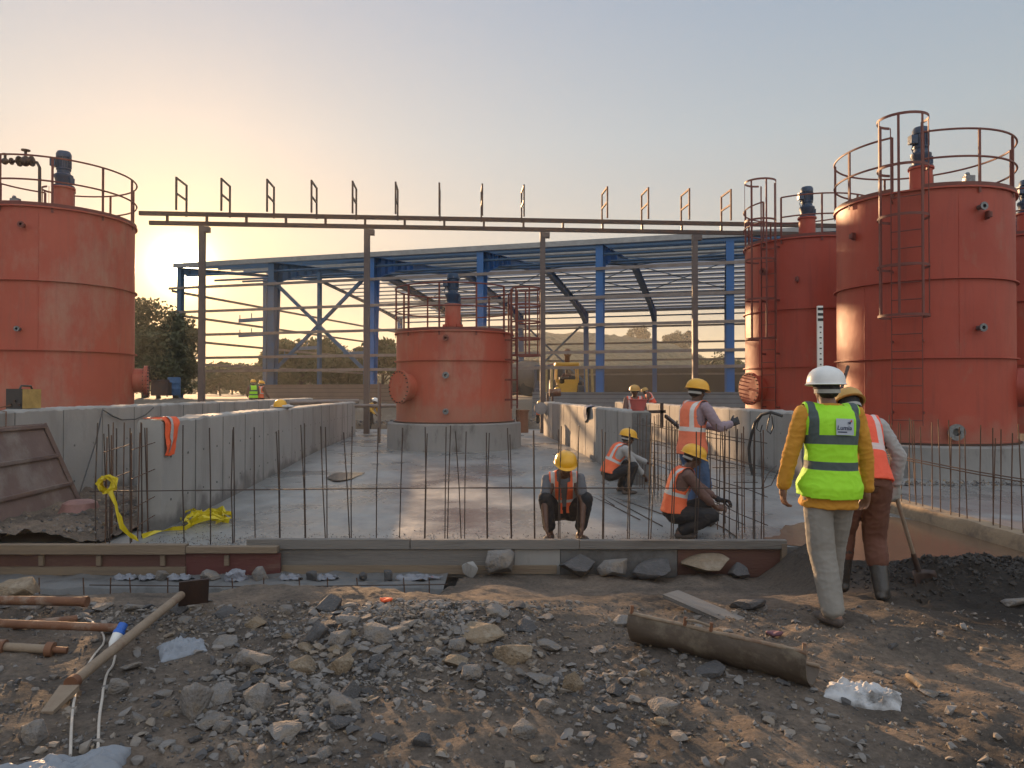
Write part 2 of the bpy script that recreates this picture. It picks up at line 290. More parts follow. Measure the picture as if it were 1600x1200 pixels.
def dirt_mat():
    m = bpy.data.materials.new('churned dirt'); m.use_nodes = True; t = m.node_tree; n = t.nodes; l = t.links; b = n['Principled BSDF']; b.inputs['Roughness'].default_value = .95
    b.inputs['Specular IOR Level'].default_value = .25
    co = n.new('ShaderNodeNewGeometry')
    a = n.new('ShaderNodeTexNoise'); a.inputs['Scale'].default_value = 1.1; a.inputs['Detail'].default_value = 10; a.inputs['Roughness'].default_value = .65; l.new(co.outputs['Position'], a.inputs[0])
    r = n.new('ShaderNodeValToRGB'); l.new(a.outputs[0], r.inputs[0]); e = r.color_ramp.elements
    e[0].position = .32; e[0].color = (.06, .05, .042, 1); e[1].position = .7; e[1].color = (.26, .195, .145, 1)
    x = e.new(.5); x.color = (.14, .112, .09, 1)
    c = n.new('ShaderNodeTexNoise'); c.inputs['Scale'].default_value = 28; c.inputs['Detail'].default_value = 8; c.inputs['Roughness'].default_value = .75; l.new(co.outputs['Position'], c.inputs[0])
    r2 = n.new('ShaderNodeMapRange'); l.new(c.outputs[0], r2.inputs[0]); r2.inputs[1].default_value = .3; r2.inputs[2].default_value = .72; r2.inputs[3].default_value = .55; r2.inputs[4].default_value = 1.35
    mx = n.new('ShaderNodeVectorMath'); mx.operation = 'SCALE'; l.new(r.outputs[0], mx.inputs[0]); l.new(r2.outputs[0], mx.inputs['Scale'])
    # wet dark mud zone on the right by the pool
    sep = n.new('ShaderNodeSeparateXYZ'); l.new(co.outputs['Position'], sep.inputs[0])
    mu = n.new('ShaderNodeMath'); mu.operation = 'MULTIPLY_ADD'; l.new(a.outputs[0], mu.inputs[0]); mu.inputs[1].default_value = 2.2; l.new(sep.outputs[0], mu.inputs[2])
    w1 = n.new('ShaderNodeMapRange'); l.new(mu.outputs[0], w1.inputs[0]); w1.inputs[1].default_value = 3.5; w1.inputs[2].default_value = 4.5
    mu2 = n.new('ShaderNodeMath'); mu2.operation = 'MULTIPLY_ADD'; l.new(a.outputs[0], mu2.inputs[0]); mu2.inputs[1].default_value = 2; l.new(sep.outputs[1], mu2.inputs[2])
    w2 = n.new('ShaderNodeMapRange'); l.new(mu2.outputs[0], w2.inputs[0]); w2.inputs[1].default_value = 5.3; w2.inputs[2].default_value = 6.2
    ww = n.new('ShaderNodeMath'); ww.operation = 'MULTIPLY'; l.new(w1.outputs[0], ww.inputs[0]); l.new(w2.outputs[0], ww.inputs[1])
    m3 = n.new('ShaderNodeMix'); m3.data_type = 'RGBA'; l.new(ww.outputs[0], m3.inputs[0]); l.new(mx.outputs[0], m3.inputs[6]); m3.inputs[7].default_value = (.03, .025, .021, 1)
    l.new(m3.outputs[2], b.inputs['Base Color'])
    f = n.new('ShaderNodeTexNoise'); f.inputs['Scale'].default_value = 45; f.inputs['Detail'].default_value = 8; f.inputs['Roughness'].default_value = .8; l.new(co.outputs['Position'], f.inputs[0])
    vo = n.new('ShaderNodeTexVoronoi'); vo.inputs['Scale'].default_value = 38; l.new(co.outputs['Position'], vo.inputs[0])
    ad = n.new('ShaderNodeMath'); ad.operation = 'MULTIPLY_ADD'; l.new(vo.outputs[0], ad.inputs[0]); ad.inputs[1].default_value = -.5; l.new(f.outputs[0], ad.inputs[2])
    bp = n.new('ShaderNodeBump'); bp.inputs['Strength'].default_value = .9; bp.inputs['Distance'].default_value = .02; l.new(ad.outputs[0], bp.inputs['Height']); l.new(bp.outputs[0], b.inputs['Normal'])
    return m
M['dirt'] = dirt_mat()
M['ground'] = mat('site ground', (.16, .125, .09), .95, 0, (.1, .08, .06), .4, 1, .6, 8, (.2, .17, .14), 1.5, .6, .1)
M['rock'] = mat('grey stone', (.23, .21, .195), .9, 0, (.12, .112, .105), 4, 1, .8, 14, (.22, .175, .13), 3, .56, .1, dist=.03)
M['rockdark'] = mat('dark stone', (.1, .095, .095), .85, 0, (.06, .056, .055), 5, 1, .8, 14, dist=.03)
M['rocktan'] = mat('tan stone', (.26, .19, .12), .9, 0, (.15, .115, .08), 4, 1, .8, 14, (.3, .25, .19), 3, .6, .1, dist=.03)
# ---------------------------------------------------------------- ground, slab, hill, water
def fbm(x, y, z=0, o=5): return noise.fractal(Vector((x, y, z)), 1.0, 2.0, o)
def sm(a, b, x):
    t = min(1, max(0, (x - a) / (b - a))); return t * t * (3 - 2 * t)
def hgt(x, y):
    left = -.40 * sm(5.4, 7.6, y)
    right = -.05 * sm(5.8, 6.6, y) - (.3 * sm(7.1, 7.6, y) if x > 3.35 else .0)
    k = sm(2.6, 3.2, x)
    z = left * (1 - k) + right * k
    tr = sm(-5.4, -4.9, x) * (1 - sm(-.95, -.6, x)) * sm(6.75, 7.2, y)
    z -= .26 * tr
    z += .24 * math.exp(-((x - 3.8) / .5) ** 2 - ((y - 6.35) / .42) ** 2) * (1 + .5 * fbm(x * 4, y * 4, 3)) * .7
    z += .10 * math.exp(-((x - 4.5) / .9) ** 2 - ((y - 6.6) / .3) ** 2)
    z += .12 * math.exp(-((x + .5) / 1.0) ** 2 - ((y - 4.9) / .6) ** 2) + .10 * math.exp(-((x + 1.7) / .8) ** 2 - ((y - 6.0) / .4) ** 2)
    z += .10 * math.exp(-((x + .1) / .35) ** 2 - ((y - 7.1) / .5) ** 2)
    z += .045 * fbm(x * 1.3, y * 1.3, 1) + .022 * fbm(x * 5, y * 5, 2, 4)
    if y > 5.5 and x > 3: z += .035 * abs(fbm(x * 9, y * 9, 5, 3))
    z += .012 * abs(fbm(x * 14, y * 14, 4, 3))
    if y > 8.05: z -= .3 * sm(8.05, 8.15, y)
    if x < -.6 and y > 7.5: z -= .4 * sm(7.5, 7.6, y)
    return z
def grid(name, xs, ys, fn, m, smooth=True):
    vs = [(x, y, fn(x, y)) for y in ys for x in xs]; nx = len(xs)
    fs = [(j * nx + i, j * nx + i + 1, (j + 1) * nx + i + 1, (j + 1) * nx + i) for j in range(len(ys) - 1) for i in range(nx - 1)]
    me = bpy.data.meshes.new(name); me.from_pydata(vs, [], fs); me.materials.append(m)
    me.polygons.foreach_set('use_smooth', [smooth] * len(fs)); o = bpy.data.objects.new(name, me); COL.objects.link(o); return o
fr = lambda a, b, s: [a + i * s for i in range(int(round((b - a) / s)) + 1)]
struct(grid('dirt_ground', fr(-8, 8, .032), fr(1.6, 8.32, .03), hgt, M['dirt']))
def gz(x, y):
    if y < 31.4: return (-1.0 if -14 < x < 16 else .9)
    z = .2 + .15 * fbm(x * .5, y * .5)
    k = sm(34.8, 37, y + (x - 5) * .05)
    z = z * (1 - k) + 1.25 * k
    if x < -8.5: z = max(z, .45)
    return z + .05 * fbm(x * .2, y * .2)
xs = [-4000, -1500, -600, -250, -120, -60, -40] + fr(-30, 30, 1.0) + [40, 60, 120, 250, 600, 1500, 4000]
ys = [-3000, -800, -200, -60, -20, -5, 0, 3, 8, 15, 25, 31.3] + fr(31.5, 44, .5) + [48, 55, 70, 90, 120, 200, 400, 900, 2000, 5000]
struct(grid('ground', xs, ys, lambda x, y: gz(x, y) if y > 7.9 or abs(x) > 20 or y < -8 else -1.0, M['ground']))
# near ground apron behind and beside the camera
mb = MB()
for a in ((-40, -25, 40, 1.7), (-40, 1.7, -7.95, 9.0), (7.95, 1.7, 40, 7.2)):
    mb.add([(a[0], a[1], -.07), (a[2], a[1], -.07), (a[2], a[3], -.07), (a[0], a[3], -.07)], [(0, 1, 2, 3)])
struct(mb.build('dirt_apron', M['dirt'], smooth=0))
FLOOR = -.12
def FZ(y): return FLOOR + .17 * sm(10, 21, y)
mb = MB(); mb.box((1.2, 9.0, FLOOR - .251), (29, 1.56, .5)); mb.box((1.2, 19.62, FLOOR - .35), (29, 22.8, .5))
sv_ = grid('slab', [-13.3, 0, 15.7], [8.22, 9, 10] + fr(10.5, 21, .5) + [24, 28, 31], lambda x, y: FZ(y), M['slab']); struct(sv_)
struct(mb.build('slab_edge', M['concdark'], smooth=0))
# puddle water on the slab
def blob(name, cx, cy, rx, ry, z, m, seed, n=60):
    vs = [(cx, cy, z)]
    for k in range(n):
        a = 2 * PI * k / n; r = 1 + .28 * noise.noise(Vector((math.cos(a) * 1.6 + seed, math.sin(a) * 1.6, seed))) + .08 * noise.noise(Vector((math.cos(a) * 6 + seed, math.sin(a) * 6, seed)))
        vs.append((cx + rx * r * math.cos(a), cy + ry * r * math.sin(a), z))
    me = bpy.data.meshes.new(name); me.from_pydata(vs, [], [(0, k + 1, (k + 1) % n + 1) for k in range(n)]); me.materials.append(m)
    o = bpy.data.objects.new(name, me); COL.objects.link(o); return struct(o)
def water_mat(name, col, rough, bump=.06, bs=6):
    m = mat(name, col, rough, 0, tuple(c * .8 for c in col), 1.2, .8, bump, bs, dist=.01); return m
M['pud'] = water_mat('puddle water', (.06, .06, .06), .06, .03, 3)
M['mudwater'] = water_mat('muddy water', (.17, .105, .065), .22, .10, 3)
pp = W(540, 743, 1); k = (EYE - FLOOR) / (EYE - pp.z); pc = V(pp.x * k, k)
for _ in range(3): k = (EYE - FZ(k) - .006) / (EYE - pp.z)
pc = V(pp.x * k, k); blob('water_puddle', pc.x, pc.y, .32, .8, FZ(k) + .012, M['pud'], 3)
wp = [(3.25, 6.75), (4.2, 6.6), (5.6, 6.6), (5.6, 9.6)]
for i in range(40):
    t_ = i / 39; x_ = 5.6 - 2.6 * t_; wp.append((x_, 9.6 + .9 * math.sin(t_ * 2.2) + .5 * noise.noise(V(x_ * 2, 3, 1)) + .2 * noise.noise(V(x_ * 7, 3, 1)) - 1.6 * t_ * t_))
wp += [(2.93 + .1 * noise.noise(V(y_ * 5, 0, 0)), y_) for y_ in (8.7, 8.5, 8.35)] + [(3.25, 8.2)]
mb = MB(); mb.add([(a_, b_, FLOOR + .007) for a_, b_ in wp], [tuple(range(len(wp)))]); struct(mb.build('muddy_water', M['mudwater'], smooth=0))

# hill
def hill(name, x0, x1, yc, prof, depth, m):
    n = 90; mrow = 26; vs = []
    for i in range(n + 1):
        x = x0 + (x1 - x0) * i / n
        u = i / n; h = np.interp(x, [p[0] for p in prof], [p[1] for p in prof])
        for j in range(mrow + 1):
            t = j / mrow; y = yc - depth + 2 * depth * t
            b = math.sin(PI * t) ** .8
            vs.append((x, y, 1.2 + h * b * (1 + .10 * fbm(x * .05, y * .05, 2)) + 1.2 * b * fbm(x * .22, y * .22, 9)))
    fs = [(i * (mrow + 1) + j, (i + 1) * (mrow + 1) + j, (i + 1) * (mrow + 1) + j + 1, i * (mrow + 1) + j + 1) for i in range(n) for j in range(mrow)]
    me = bpy.data.meshes.new(name); me.from_pydata(vs, [], fs); me.materials.append(m); me.polygons.foreach_set('use_smooth', [True] * len(fs))
    o = bpy.data.objects.new(name, me); COL.objects.link(o); return struct(o)
M['hill'] = mat('scrub hill', (.03, .05, .028), .95, 0, (.018, .032, .016), .12, 1, 1, .5, (.05, .055, .035), .06, .6, .1, dist=1.5)
X = lambda px, Y: (px - 800) / F * Y
hill('hill', X(560, 250), X(1105, 250), 250, [(X(560, 250), 0), (X(680, 250), 12), (X(780, 250), 20), (X(860, 250), 20.5), (X(930, 250), 19.5), (X(1000, 250), 18.5), (X(1040, 250), 15.5), (X(1080, 250), 12), (X(1105, 250), 0)], 60, M['hill'])

# ---------------------------------------------------------------- walls of the pits (axis leans 3.6 degrees left)
SL = -.0775
def wx(x0, y0, y): return x0 + SL * (y - y0)
def pit_wall(name, label, x0, y0, ya, yb, th, side, top=1.25, extra=None, grp='cast concrete pit walls'):
    """inner face passes (x0,y0); thickness th to the side"""
    t = thing(name, label, 'wall', (wx(x0, y0, ya), ya, FLOOR), grp)
    mb = MB(); n = int((yb - ya) / .08); vs = []
    for i in range(n + 1):
        y = ya + (yb - ya) * i / n; x = wx(x0, y0, y); e = .012 * noise.noise(Vector((y * 1.7, x0, 3))); f = .018 * noise.noise(Vector((y * 2.3, x0, 7))) + .02 * noise.noise(Vector((y * 9, x0, 7))) - .05 * max(0, noise.noise(Vector((y * 4, x0, 17))) - .35)
        for (dx, z) in ((0, FLOOR - .3), (e, FLOOR + .6), (0, top - .03 + f), (.025 * side, top + f), (th * side - .025 * side, top + f + .008), (th * side, top - .03), (th * side, FLOOR - .3)):
            vs.append((x + dx, y, z))
    k = 7; fs = [(i * k + j, (i + 1) * k + j, (i + 1) * k + j + 1, i * k + j + 1) for i in range(n) for j in range(k - 1)]
    fs += [tuple(range(k)), tuple(n * k + j for j in range(k))[::-1]]
    mb.add(vs, fs); mb.build('wall_body', M['cwall'], t, 30)
    # board joints on both faces
    y = ya + 1.2; j = MB()
    while y < yb - .3:
        for q in (-1, 1):
            x = wx(x0, y0, y) + (-.003 * side if q < 0 else (th + .003) * side)
            j.box((x, y, (top + FLOOR) / 2), (.008, .012, top - FLOOR - .06))
        for hy in (.3, .9):
            for hz_ in (.25, .8):
                for q in (-1, 1):
                    xx = wx(x0, y0, y - hy) + (-.004 * side if q < 0 else (th + .004) * side); j.lathe((xx, y - hy, FLOOR + hz_ + .1), [(0, 0), (.016, 0), (.016, .004)], 8, (1, 0, 0))
        y += 1.22
    j.build('board_joint', M['concdark'], t, 0)
    return t
wallL1 = pit_wall('pit_wall', 'long grey concrete wall left of the middle pit, with an orange vest on its near end', -4.35, 9.1, 9.15, 27, .30, -1)
wallL2 = pit_wall('pit_wall', 'concrete wall below the left tank, carrying the welding set', -6.75, 11.2, 6.2, 30.5, .30, -1, 1.36)
wallR1 = pit_wall('pit_wall', 'sunlit concrete wall right of the middle pit with a blue rag over its top', 2.09, 15, 13.5, 27, .32, 1)
wallR2 = pit_wall('pit_wall', 'sunlit concrete wall behind the standing worker, black hose draped over it', 5.35, 15, 12.6, 30, .30, 1, 1.22)
# dark end strip of the R1 wall
# kerb upstand with starter bars on the right
def kerb():
    t = thing('concrete_kerb', 'low concrete kerb with thin starter bars beside the muddy water', 'kerb', (5.4, 7, FLOOR))
    mb = MB(); vs = []; n = 40
    for i in range(n + 1):
        y = 5.6 + (12.55 - 5.6) * i / n; x = 5.42 + SL * .4 * (y - 10); e = .02 * noise.noise(Vector((y * 3, 0, 3)))
        for dx, z in ((-.02 + e, -.4), (0 + e, .0 + e), (.03, .055 + e), (.24, .06 + e * .5), (.28, -.4)): vs.append((x + dx, y, z))
    k = 5; mb.add(vs, [(i * k + j, (i + 1) * k + j, (i + 1) * k + j + 1, i * k + j + 1) for i in range(n) for j in range(k - 1)] + [tuple(range(k)), tuple(n * k + j for j in range(k))[::-1]])
    mb.build('kerb_body', M['kerb'], t, 30)
M['kerb'] = mat('kerb concrete', (.34, .25, .16), .9, 0, (.2, .15, .1), 3, 1, .6, 16, (.12, .09, .07), 3, .6, .1)
kerb()
# far end wall strips and terrace walls
def blockwall(name, label, a, b, z0, z1, th, m, cat='wall', rows=.2):
    t = thing(name, label, cat, (a[0], a[1], z0)); a = V(a[0], a[1], 0); b = V(b[0], b[1], 0); d = (b - a); L = d.length; d.normalize(); nrm = V(-d.y, d.x, 0)
    mb = MB(); mid = (a + b) / 2; mb.beam(a + V(0, 0, (z0 + z1) / 2), b + V(0, 0, (z0 + z1) / 2), th, z1 - z0); mb.build('wall_body', m, t, 0)
    j = MB(); z = z0 + rows
    while z < z1 - .03:
        j.beam(a - nrm * (-0) + V(0, 0, z), b + V(0, 0, z), th + .012, .014); z += rows
    j.build('course', M['darkwall'], t, 0)
    c = MB(); c.beam(a + V(0, 0, z1 + .03), b + V(0, 0, z1 + .03), th + .05, .06); c.build('coping', m, t, 0)
    return t
blockwall('retaining_wall', 'grey block retaining wall in front of the shed, behind the bucket carrier', (1.0, 35.6), (14.5, 33.2), -.1, 1.55, .25, mat('grey block', (.21, .22, .23), .9, 0, (.14, .14, .145), 1.5, .9, .3, 12))
blockwall('brick_wall', 'low brown brick wall under the braced bay of the shed', (-13.6, 40.0), (-5.2, 36.8), .2, 1.95, .25, mat('brown brick', (.22, .15, .11), .9, 0, (.15, .11, .085), 1.5, .9, .3, 12))
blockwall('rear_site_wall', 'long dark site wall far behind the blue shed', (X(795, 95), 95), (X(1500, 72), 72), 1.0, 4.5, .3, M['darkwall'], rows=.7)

# ---------------------------------------------------------------- tanks
def arc(c, r, z, a0, a1, n): return [V(c[0] + r * math.cos(a0 + (a1 - a0) * i / n), c[1] + r * math.sin(a0 + (a1 - a0) * i / n), z) for i in range(n + 1)]
def tank(cx, cy, R, z0, z1, label, lad, man, bands, gap=None, plinth=None, cage=(-2.5, 1.35), seed=0, motor_off=(0, 0), dusty=False, noz=(), railh=1.12, extra_valve=None, grp='red mixing tanks', nrail=11, bolts=22, lugs=(), lw=.21, rcage=.40):
    c = (cx, cy); sm_ = M['tank_dusty'] if dusty else M['tank']
    t = thing('storage_tank', label, 'tank', (cx, cy, z0), grp)
    mb = MB(); prof = [(R + .05, z0 + .0), (R + .05, z0 + .03), (R, z0 + .03)]
    zz = [z0 + .03 + (z1 - z0 - .05) * i / 40 for i in range(1, 41)]
    prof += [(R, z) for z in zz] + [(R + .055, z1 - .02), (R + .055, z1 + .012), (R - .02, z1 + .012)]
    mb.lathe((cx, cy, 0), prof, 96); sh = mb.build('shell', sm_, t, 30)
    # plate weld lines
    for i in range(6):
        a = 2 * PI * i / 6 + seed
        za, zb = (z0 + .1, bands[0]) if i % 2 else (bands[-1], z1 - .1)
        wl = MB(); wl.tube([V(cx + (R + .0) * math.cos(a), cy + (R + .0) * math.sin(a), za + (zb - za) * j_ / 30) for j_ in range(31)], [.007 + .003 * noise.noise(V(j_ * 1.7, i, seed)) for j_ in range(31)], 6); wl.build('weld_seam', sm_, t, 60)
    mb = MB(); mb.lathe((cx, cy, 0), [(R - .01, z1 + .005), (R * .5, z1 + .09), (.0, z1 + .14)], 64); mb.build('tank_top', sm_, t, 40)
    for z in bands:
        mb = MB(); mb.lathe((cx, cy, 0), [(R - .005, z - .012), (R + .06, z - .012), (R + .06, z + .012), (R - .005, z + .012)], 96); mb.build('stiffener_ring', sm_, t, 30)
    # railing
    rl = bpy.data.objects.new('railing', None); COL.objects.link(rl); rl.parent = t
    la = math.radians(lad); RR = R + .03; g = .16
    for zz_ in (z1 + railh, z1 + railh * .52):
        mb = MB(); mb.tube(arc(c, RR, zz_, la + g, la + 2 * PI - g, 90), .021, 6); mb.build('rail', M['tankrail'], rl, 60)
    mb = MB(); mb.lathe((cx, cy, 0), [(RR - .005, z1 + .012), (RR + .005, z1 + .012), (RR + .005, z1 + .09), (RR - .005, z1 + .09)], 90, a0=la + g, a1=la + 2 * PI - g); mb.build('toe_ring', M['tankrail'], rl, 30)
    for i in range(nrail):
        a = la + g + (2 * PI - 2 * g) * i / (nrail - 1)
        mb = MB(); p = V(cx + RR * math.cos(a), cy + RR * math.sin(a), 0); mb.box(p + V(0, 0, z1 - .12 + (railh + .12) / 2), (.05, .012, railh + .12), a + PI / 2)
        mb.box(p + V(math.cos(a) * -.02, math.sin(a) * -.02, z1 + railh / 2), (.045, .012, railh), a); mb.build('post', M['tankrail'], rl, 0)
    # ladder and cage
    ld = bpy.data.objects.new('ladder', None); COL.objects.link(ld); ld.parent = t
    n = V(math.cos(la), math.sin(la), 0); s_ = V(-n.y, n.x, 0); b0 = V(cx, cy, 0) + n * (R + .2)
    zt = z1 + cage[1]
    for q in (-1, 1):
        mb = MB(); p = b0 + s_ * lw * q; mb.box(p + V(0, 0, (z0 + .35 + zt) / 2), (.012, .05, zt - z0 - .35), la + PI / 2); mb.build('stile', M['tankrail'], ld, 0)
    z = z0 + .45; mb = None
    while z < z1 + .1:
        mb = MB(); mb.tube([b0 + s_ * -lw + V(0, 0, z), b0 + s_ * lw + V(0, 0, z)], .012, 6); mb.build('rung', M['tankrail'], ld, 60); z += .34
    for z in [z0 + .6 + i * (z1 - z0 - .8) / 3 for i in range(4)]:
        for q in (-1, 1): mb = MB(); mb.beam(b0 + s_ * lw * q + V(0, 0, z), b0 - n * .2 + s_ * lw * q + V(0, 0, z), .012, .05); mb.build('bracket', M['tankrail'], ld, 0)
    cc = b0 + n * .34; rc = rcage; zb = z1 + cage[0]
    def hp(a, z): return cc + (n * math.cos(a) + s_ * math.sin(a)) * rc + V(0, 0, z)
    nh = 5
    for i in range(nh):
        z = zb + (zt - zb) * i / (nh - 1); mb = MB(); A = math.radians(140)
        pts = [hp(-A + 2 * A * k / 22, z) for k in range(23)]
        vs = []
        for p in pts:
            d = (p - cc - V(0, 0, z)).normalized() * .006
            vs += [p - d - V(0, 0, .025), p + d - V(0, 0, .025), p + d + V(0, 0, .025), p - d + V(0, 0, .025)]
        mb.add(vs, [(a * 4 + j, a * 4 + (j + 1) % 4, (a + 1) * 4 + (j + 1) % 4, (a + 1) * 4 + j) for a in range(22) for j in range(4)])
        mb.build('cage_hoop', M['tankrail'], ld, 30)
    for a in (-112, -56, 0, 56, 112):
        a = math.radians(a); mb = MB(); p = hp(a, 0); mb.box(p + V(0, 0, (zb + zt) / 2), (.012, .045, zt - zb), math.atan2(n.y, n.x) + a); mb.build('cage_strip', M['tankrail'], ld, 0)
    # agitator
    mx, my = cx + motor_off[0], cy + motor_off[1]
    ag = bpy.data.objects.new('agitator', None); COL.objects.link(ag); ag.parent = t
    mb = MB(); mb.lathe((mx, my, z1 + .05), [(.34, 0), (.34, .05), (.23, .05), (.23, .2), (.25, .2), (.25, .25), (.225, .25), (.225, .78), (.26, .78), (.26, .82), (0, .82)], 28)
    for i in range(6):
        a = i * PI / 3; mb.box((mx + .25 * math.cos(a), my + .25 * math.sin(a), z1 + .2), (.08, .012, .2), a)
    mb.build('motor_stool', sm_, ag, 30)
    mb = MB(); h = z1 + .87; mb.lathe((mx, my, h), [(.24, 0), (.24, .04), (.17, .05), (.19, .2), (.21, .24), (.21, .3), (.15, .34), (.14, .42)], 24)
    mb.box((mx + .14, my, h + .16), (.16, .18, .16)); mb.build('gearbox', M['motor'], ag, 30)
    mb = MB(); mb.lathe((mx, my, h + .42), [(.16, 0), (.165, .03), (.15, .05), (.15, .30), (.17, .31), (.17, .40), (.14, .46), (0, .47)], 24)
    for i in range(20):
        a = i * 2 * PI / 20; mb.box((mx + .158 * math.cos(a), my + .158 * math.sin(a), h + .6), (.025, .007, .24), a)
    mb.build('motor', M['motor'], ag, 30)
    mb = MB(); mb.box((mx - .2, my - .05, h + .6), (.14, .16, .18)); mb.tube([V(mx - .2, my - .05, h + .5), V(mx - .24, my - .08, h + .38), V(mx - .2, my - .1, h + .25)], .012, 6); mb.build('terminal_box', M['motor'], ag, 30)
    # hatches on top
    mb = MB(); ha = la + 2.2; hx, hy = cx + R * .55 * math.cos(ha), cy + R * .55 * math.sin(ha)
    mb.lathe((hx, hy, z1 + .04), [(.3, 0), (.3, .16), (.36, .16), (.36, .2), (0, .21)], 24); mb.tube([V(hx - .1, hy, z1 + .25), V(hx - .1, hy, z1 + .32), V(hx + .1, hy, z1 + .32), V(hx + .1, hy, z1 + .25)], .01, 6); mb.build('hatch', sm_, t, 30)
    # top nozzle with valve
    va = math.radians(extra_valve if extra_valve is not None else lad + 200); vx, vy = cx + R * .6 * math.cos(va), cy + R * .6 * math.sin(va)
    vv = bpy.data.objects.new('top_valve', None); COL.objects.link(vv); vv.parent = t
    mb = MB(); mb.lathe((vx, vy, z1 + .03), [(.09, 0), (.09, .12), (.15, .12), (.15, .15), (.09, .15), (.09, .2), (.14, .2), (.14, .23), (.07, .24), (.07, .34), (.12, .34), (.12, .37), (.05, .38), (.05, .5), (0, .5)], 16); mb.build('valve_body', M['valve'], vv, 30)
    mb = MB(); mb.box((vx - .07, vy, z1 + .58), (.2, .13, .14)); mb.box((vx + .16, vy, z1 + .42), (.22, .14, .13)); mb.ball((vx - .1, vy, z1 + .68), .05); mb.build('actuator', M['valve'], vv, 30)
    # manway
    if man:
        ma, mz, mr = math.radians(man[0]), man[1], man[2]; n2 = V(math.cos(ma), math.sin(ma), 0)
        mo = bpy.data.objects.new('manway', None); COL.objects.link(mo); mo.parent = t
        p = V(cx, cy, mz) + n2 * (R - .1)
        mb = MB(); mb.lathe(p, [(mr * .8, 0), (mr * .8, .33), (mr, .33), (mr, .37), (0, .37)], 40, n2); mb.build('neck', sm_, mo, 30)
        mb = MB(); mb.lathe(p + n2 * .38, [(0, 0), (mr, 0), (mr, .03), (0, .035)], 40, n2); 
        s2 = V(-n2.y, n2.x, 0); mb.tube([p + n2 * .41 + s2 * -.1, p + n2 * .47 + s2 * -.1, p + n2 * .47 + s2 * .1, p + n2 * .41 + s2 * .1], .012, 6)
        mb.build('cover', sm_, mo, 30)
        for i in range(bolts):
            mb = MB()
            a = 2 * PI * i / bolts; q = p + s2 * math.cos(a) * mr * .91 + V(0, 0, math.sin(a) * mr * .91)
            mb.tube([q + n2 * .31, q + n2 * .45], .017, 6); mb.build('bolt', M['steel'], mo, 40)
    for (na, nz_, nr, wh) in noz:
        a = math.radians(na); n2 = V(math.cos(a), math.sin(a), 0); p = V(cx, cy, nz_) + n2 * (R - .05)
        mb = MB(); mb.lathe(p, [(nr * .6, 0), (nr * .6, .18), (nr, .18), (nr, .21), (nr * .45, .21), (nr * .45, .1), (0, .1)], 18, n2); mb.build('nozzle', M['valve'] if wh else M['tankrail'], t, 30)
    for (na, nz_) in lugs:
        a = math.radians(na); n2 = V(math.cos(a), math.sin(a), 0); p = V(cx, cy, nz_) + n2 * (R - .02)
        mb = MB(); mb.beam(p, p + n2 * .12, .02, .16); mb.tube([p + n2 * .12 + V(0, 0, .05), p + n2 * .12 + V(0, 0, -.05)], .05, 10); mb.build('lifting_lug', M['tankrail'], t, 30)
    if plinth:
        pr, pz, lab = plinth
        p = MB(); p.lathe((cx, cy, 0), [(pr + .06, FLOOR - .1), (pr + .03, FLOOR + .06), (pr, FLOOR + .12), (pr - .01, pz - .03), (pr - .04, pz), (0, pz)], 80)
        po = p.build('tank_plinth', M['plinth'], None, 30, org=(cx, cy, FLOOR)); tag(po, lab, 'plinth', 'concrete rings under the tanks')
        s = MB(); s.lathe((cx, cy, 0), [(R + .09, pz), (R + .09, pz + .035), (0, pz + .035)], 80); s.build('base_plate', M['steel'], t, 30)
    return t
M['plinth'] = mat('plinth concrete', (.27, .26, .245), .9, 0, (.18, .17, .16), 2, 1, .4, 14, (.1, .09, .085), 2, .62, .08, (1, 1, .4), dist=.02)
mid = tank(-1.64, 21, 1.64, .80, 3.24, 'short red tank standing alone in the middle pit with a bolted round cover', -22, (-135, 1.74, .45), (2.46,), plinth=(1.9, .77, 'wide round concrete ring under the middle tank'), cage=(-.63, 1.2), dusty=True, motor_off=(-.05, 0), railh=1.26, extra_valve=100,
     noz=((-93, 3.03, .08, 0), (-93, 2.05, .09, 1), (-93, 1.1, .08, 1)), lugs=(), nrail=11)
t1 = tank(8.92, 16, 1.70, .60, 5.62, 'large red tank at the right with a tall caged ladder facing the camera', -127, (-27, 1.7, .5), (3.83, 2.28), plinth=(2.08, .56, 'wide concrete ring under the nearest right tank'), cage=(-2.55, 1.25), seed=.4, lw=.27, rcage=.45,
     noz=((-84, 5.2, .08, 1), (-85, 2.85, .08, 1), (-101, .83, .16, 1)), lugs=((-165, 4.9), (-79, 5.05)), extra_valve=-10)
t2 = tank(8.44, 21, 1.70, .60, 5.72, 'red tank behind the wall, half hidden by the nearest right tank', -143, (-161, 1.7, .45), (3.83, 2.28), cage=(-2.7, 1.5), seed=1.4, noz=((-150, 4.9, .1, 0),), lugs=((-120, 4.6),), extra_valve=-30)
t3 = tank(13.6, 19.4, 1.9, .60, 5.45, 'red tank cut off by the right edge of the photo', -158, None, (3.83, 2.28), cage=(-2.4, 1.1), seed=2.2, noz=(), extra_valve=20)
t4 = tank(-11.2, 18, 1.75, .70, 5.75, 'large hazy red tank at the left edge beside the low sun', 120, (22, 1.9, .38), (4.1, 2.55), cage=(-2.4, 1.35), seed=.9, dusty=True, motor_off=(.2, 0), noz=((-78, 5.3, .07, 0), (-80, 3.0, .06, 1)), extra_valve=170)
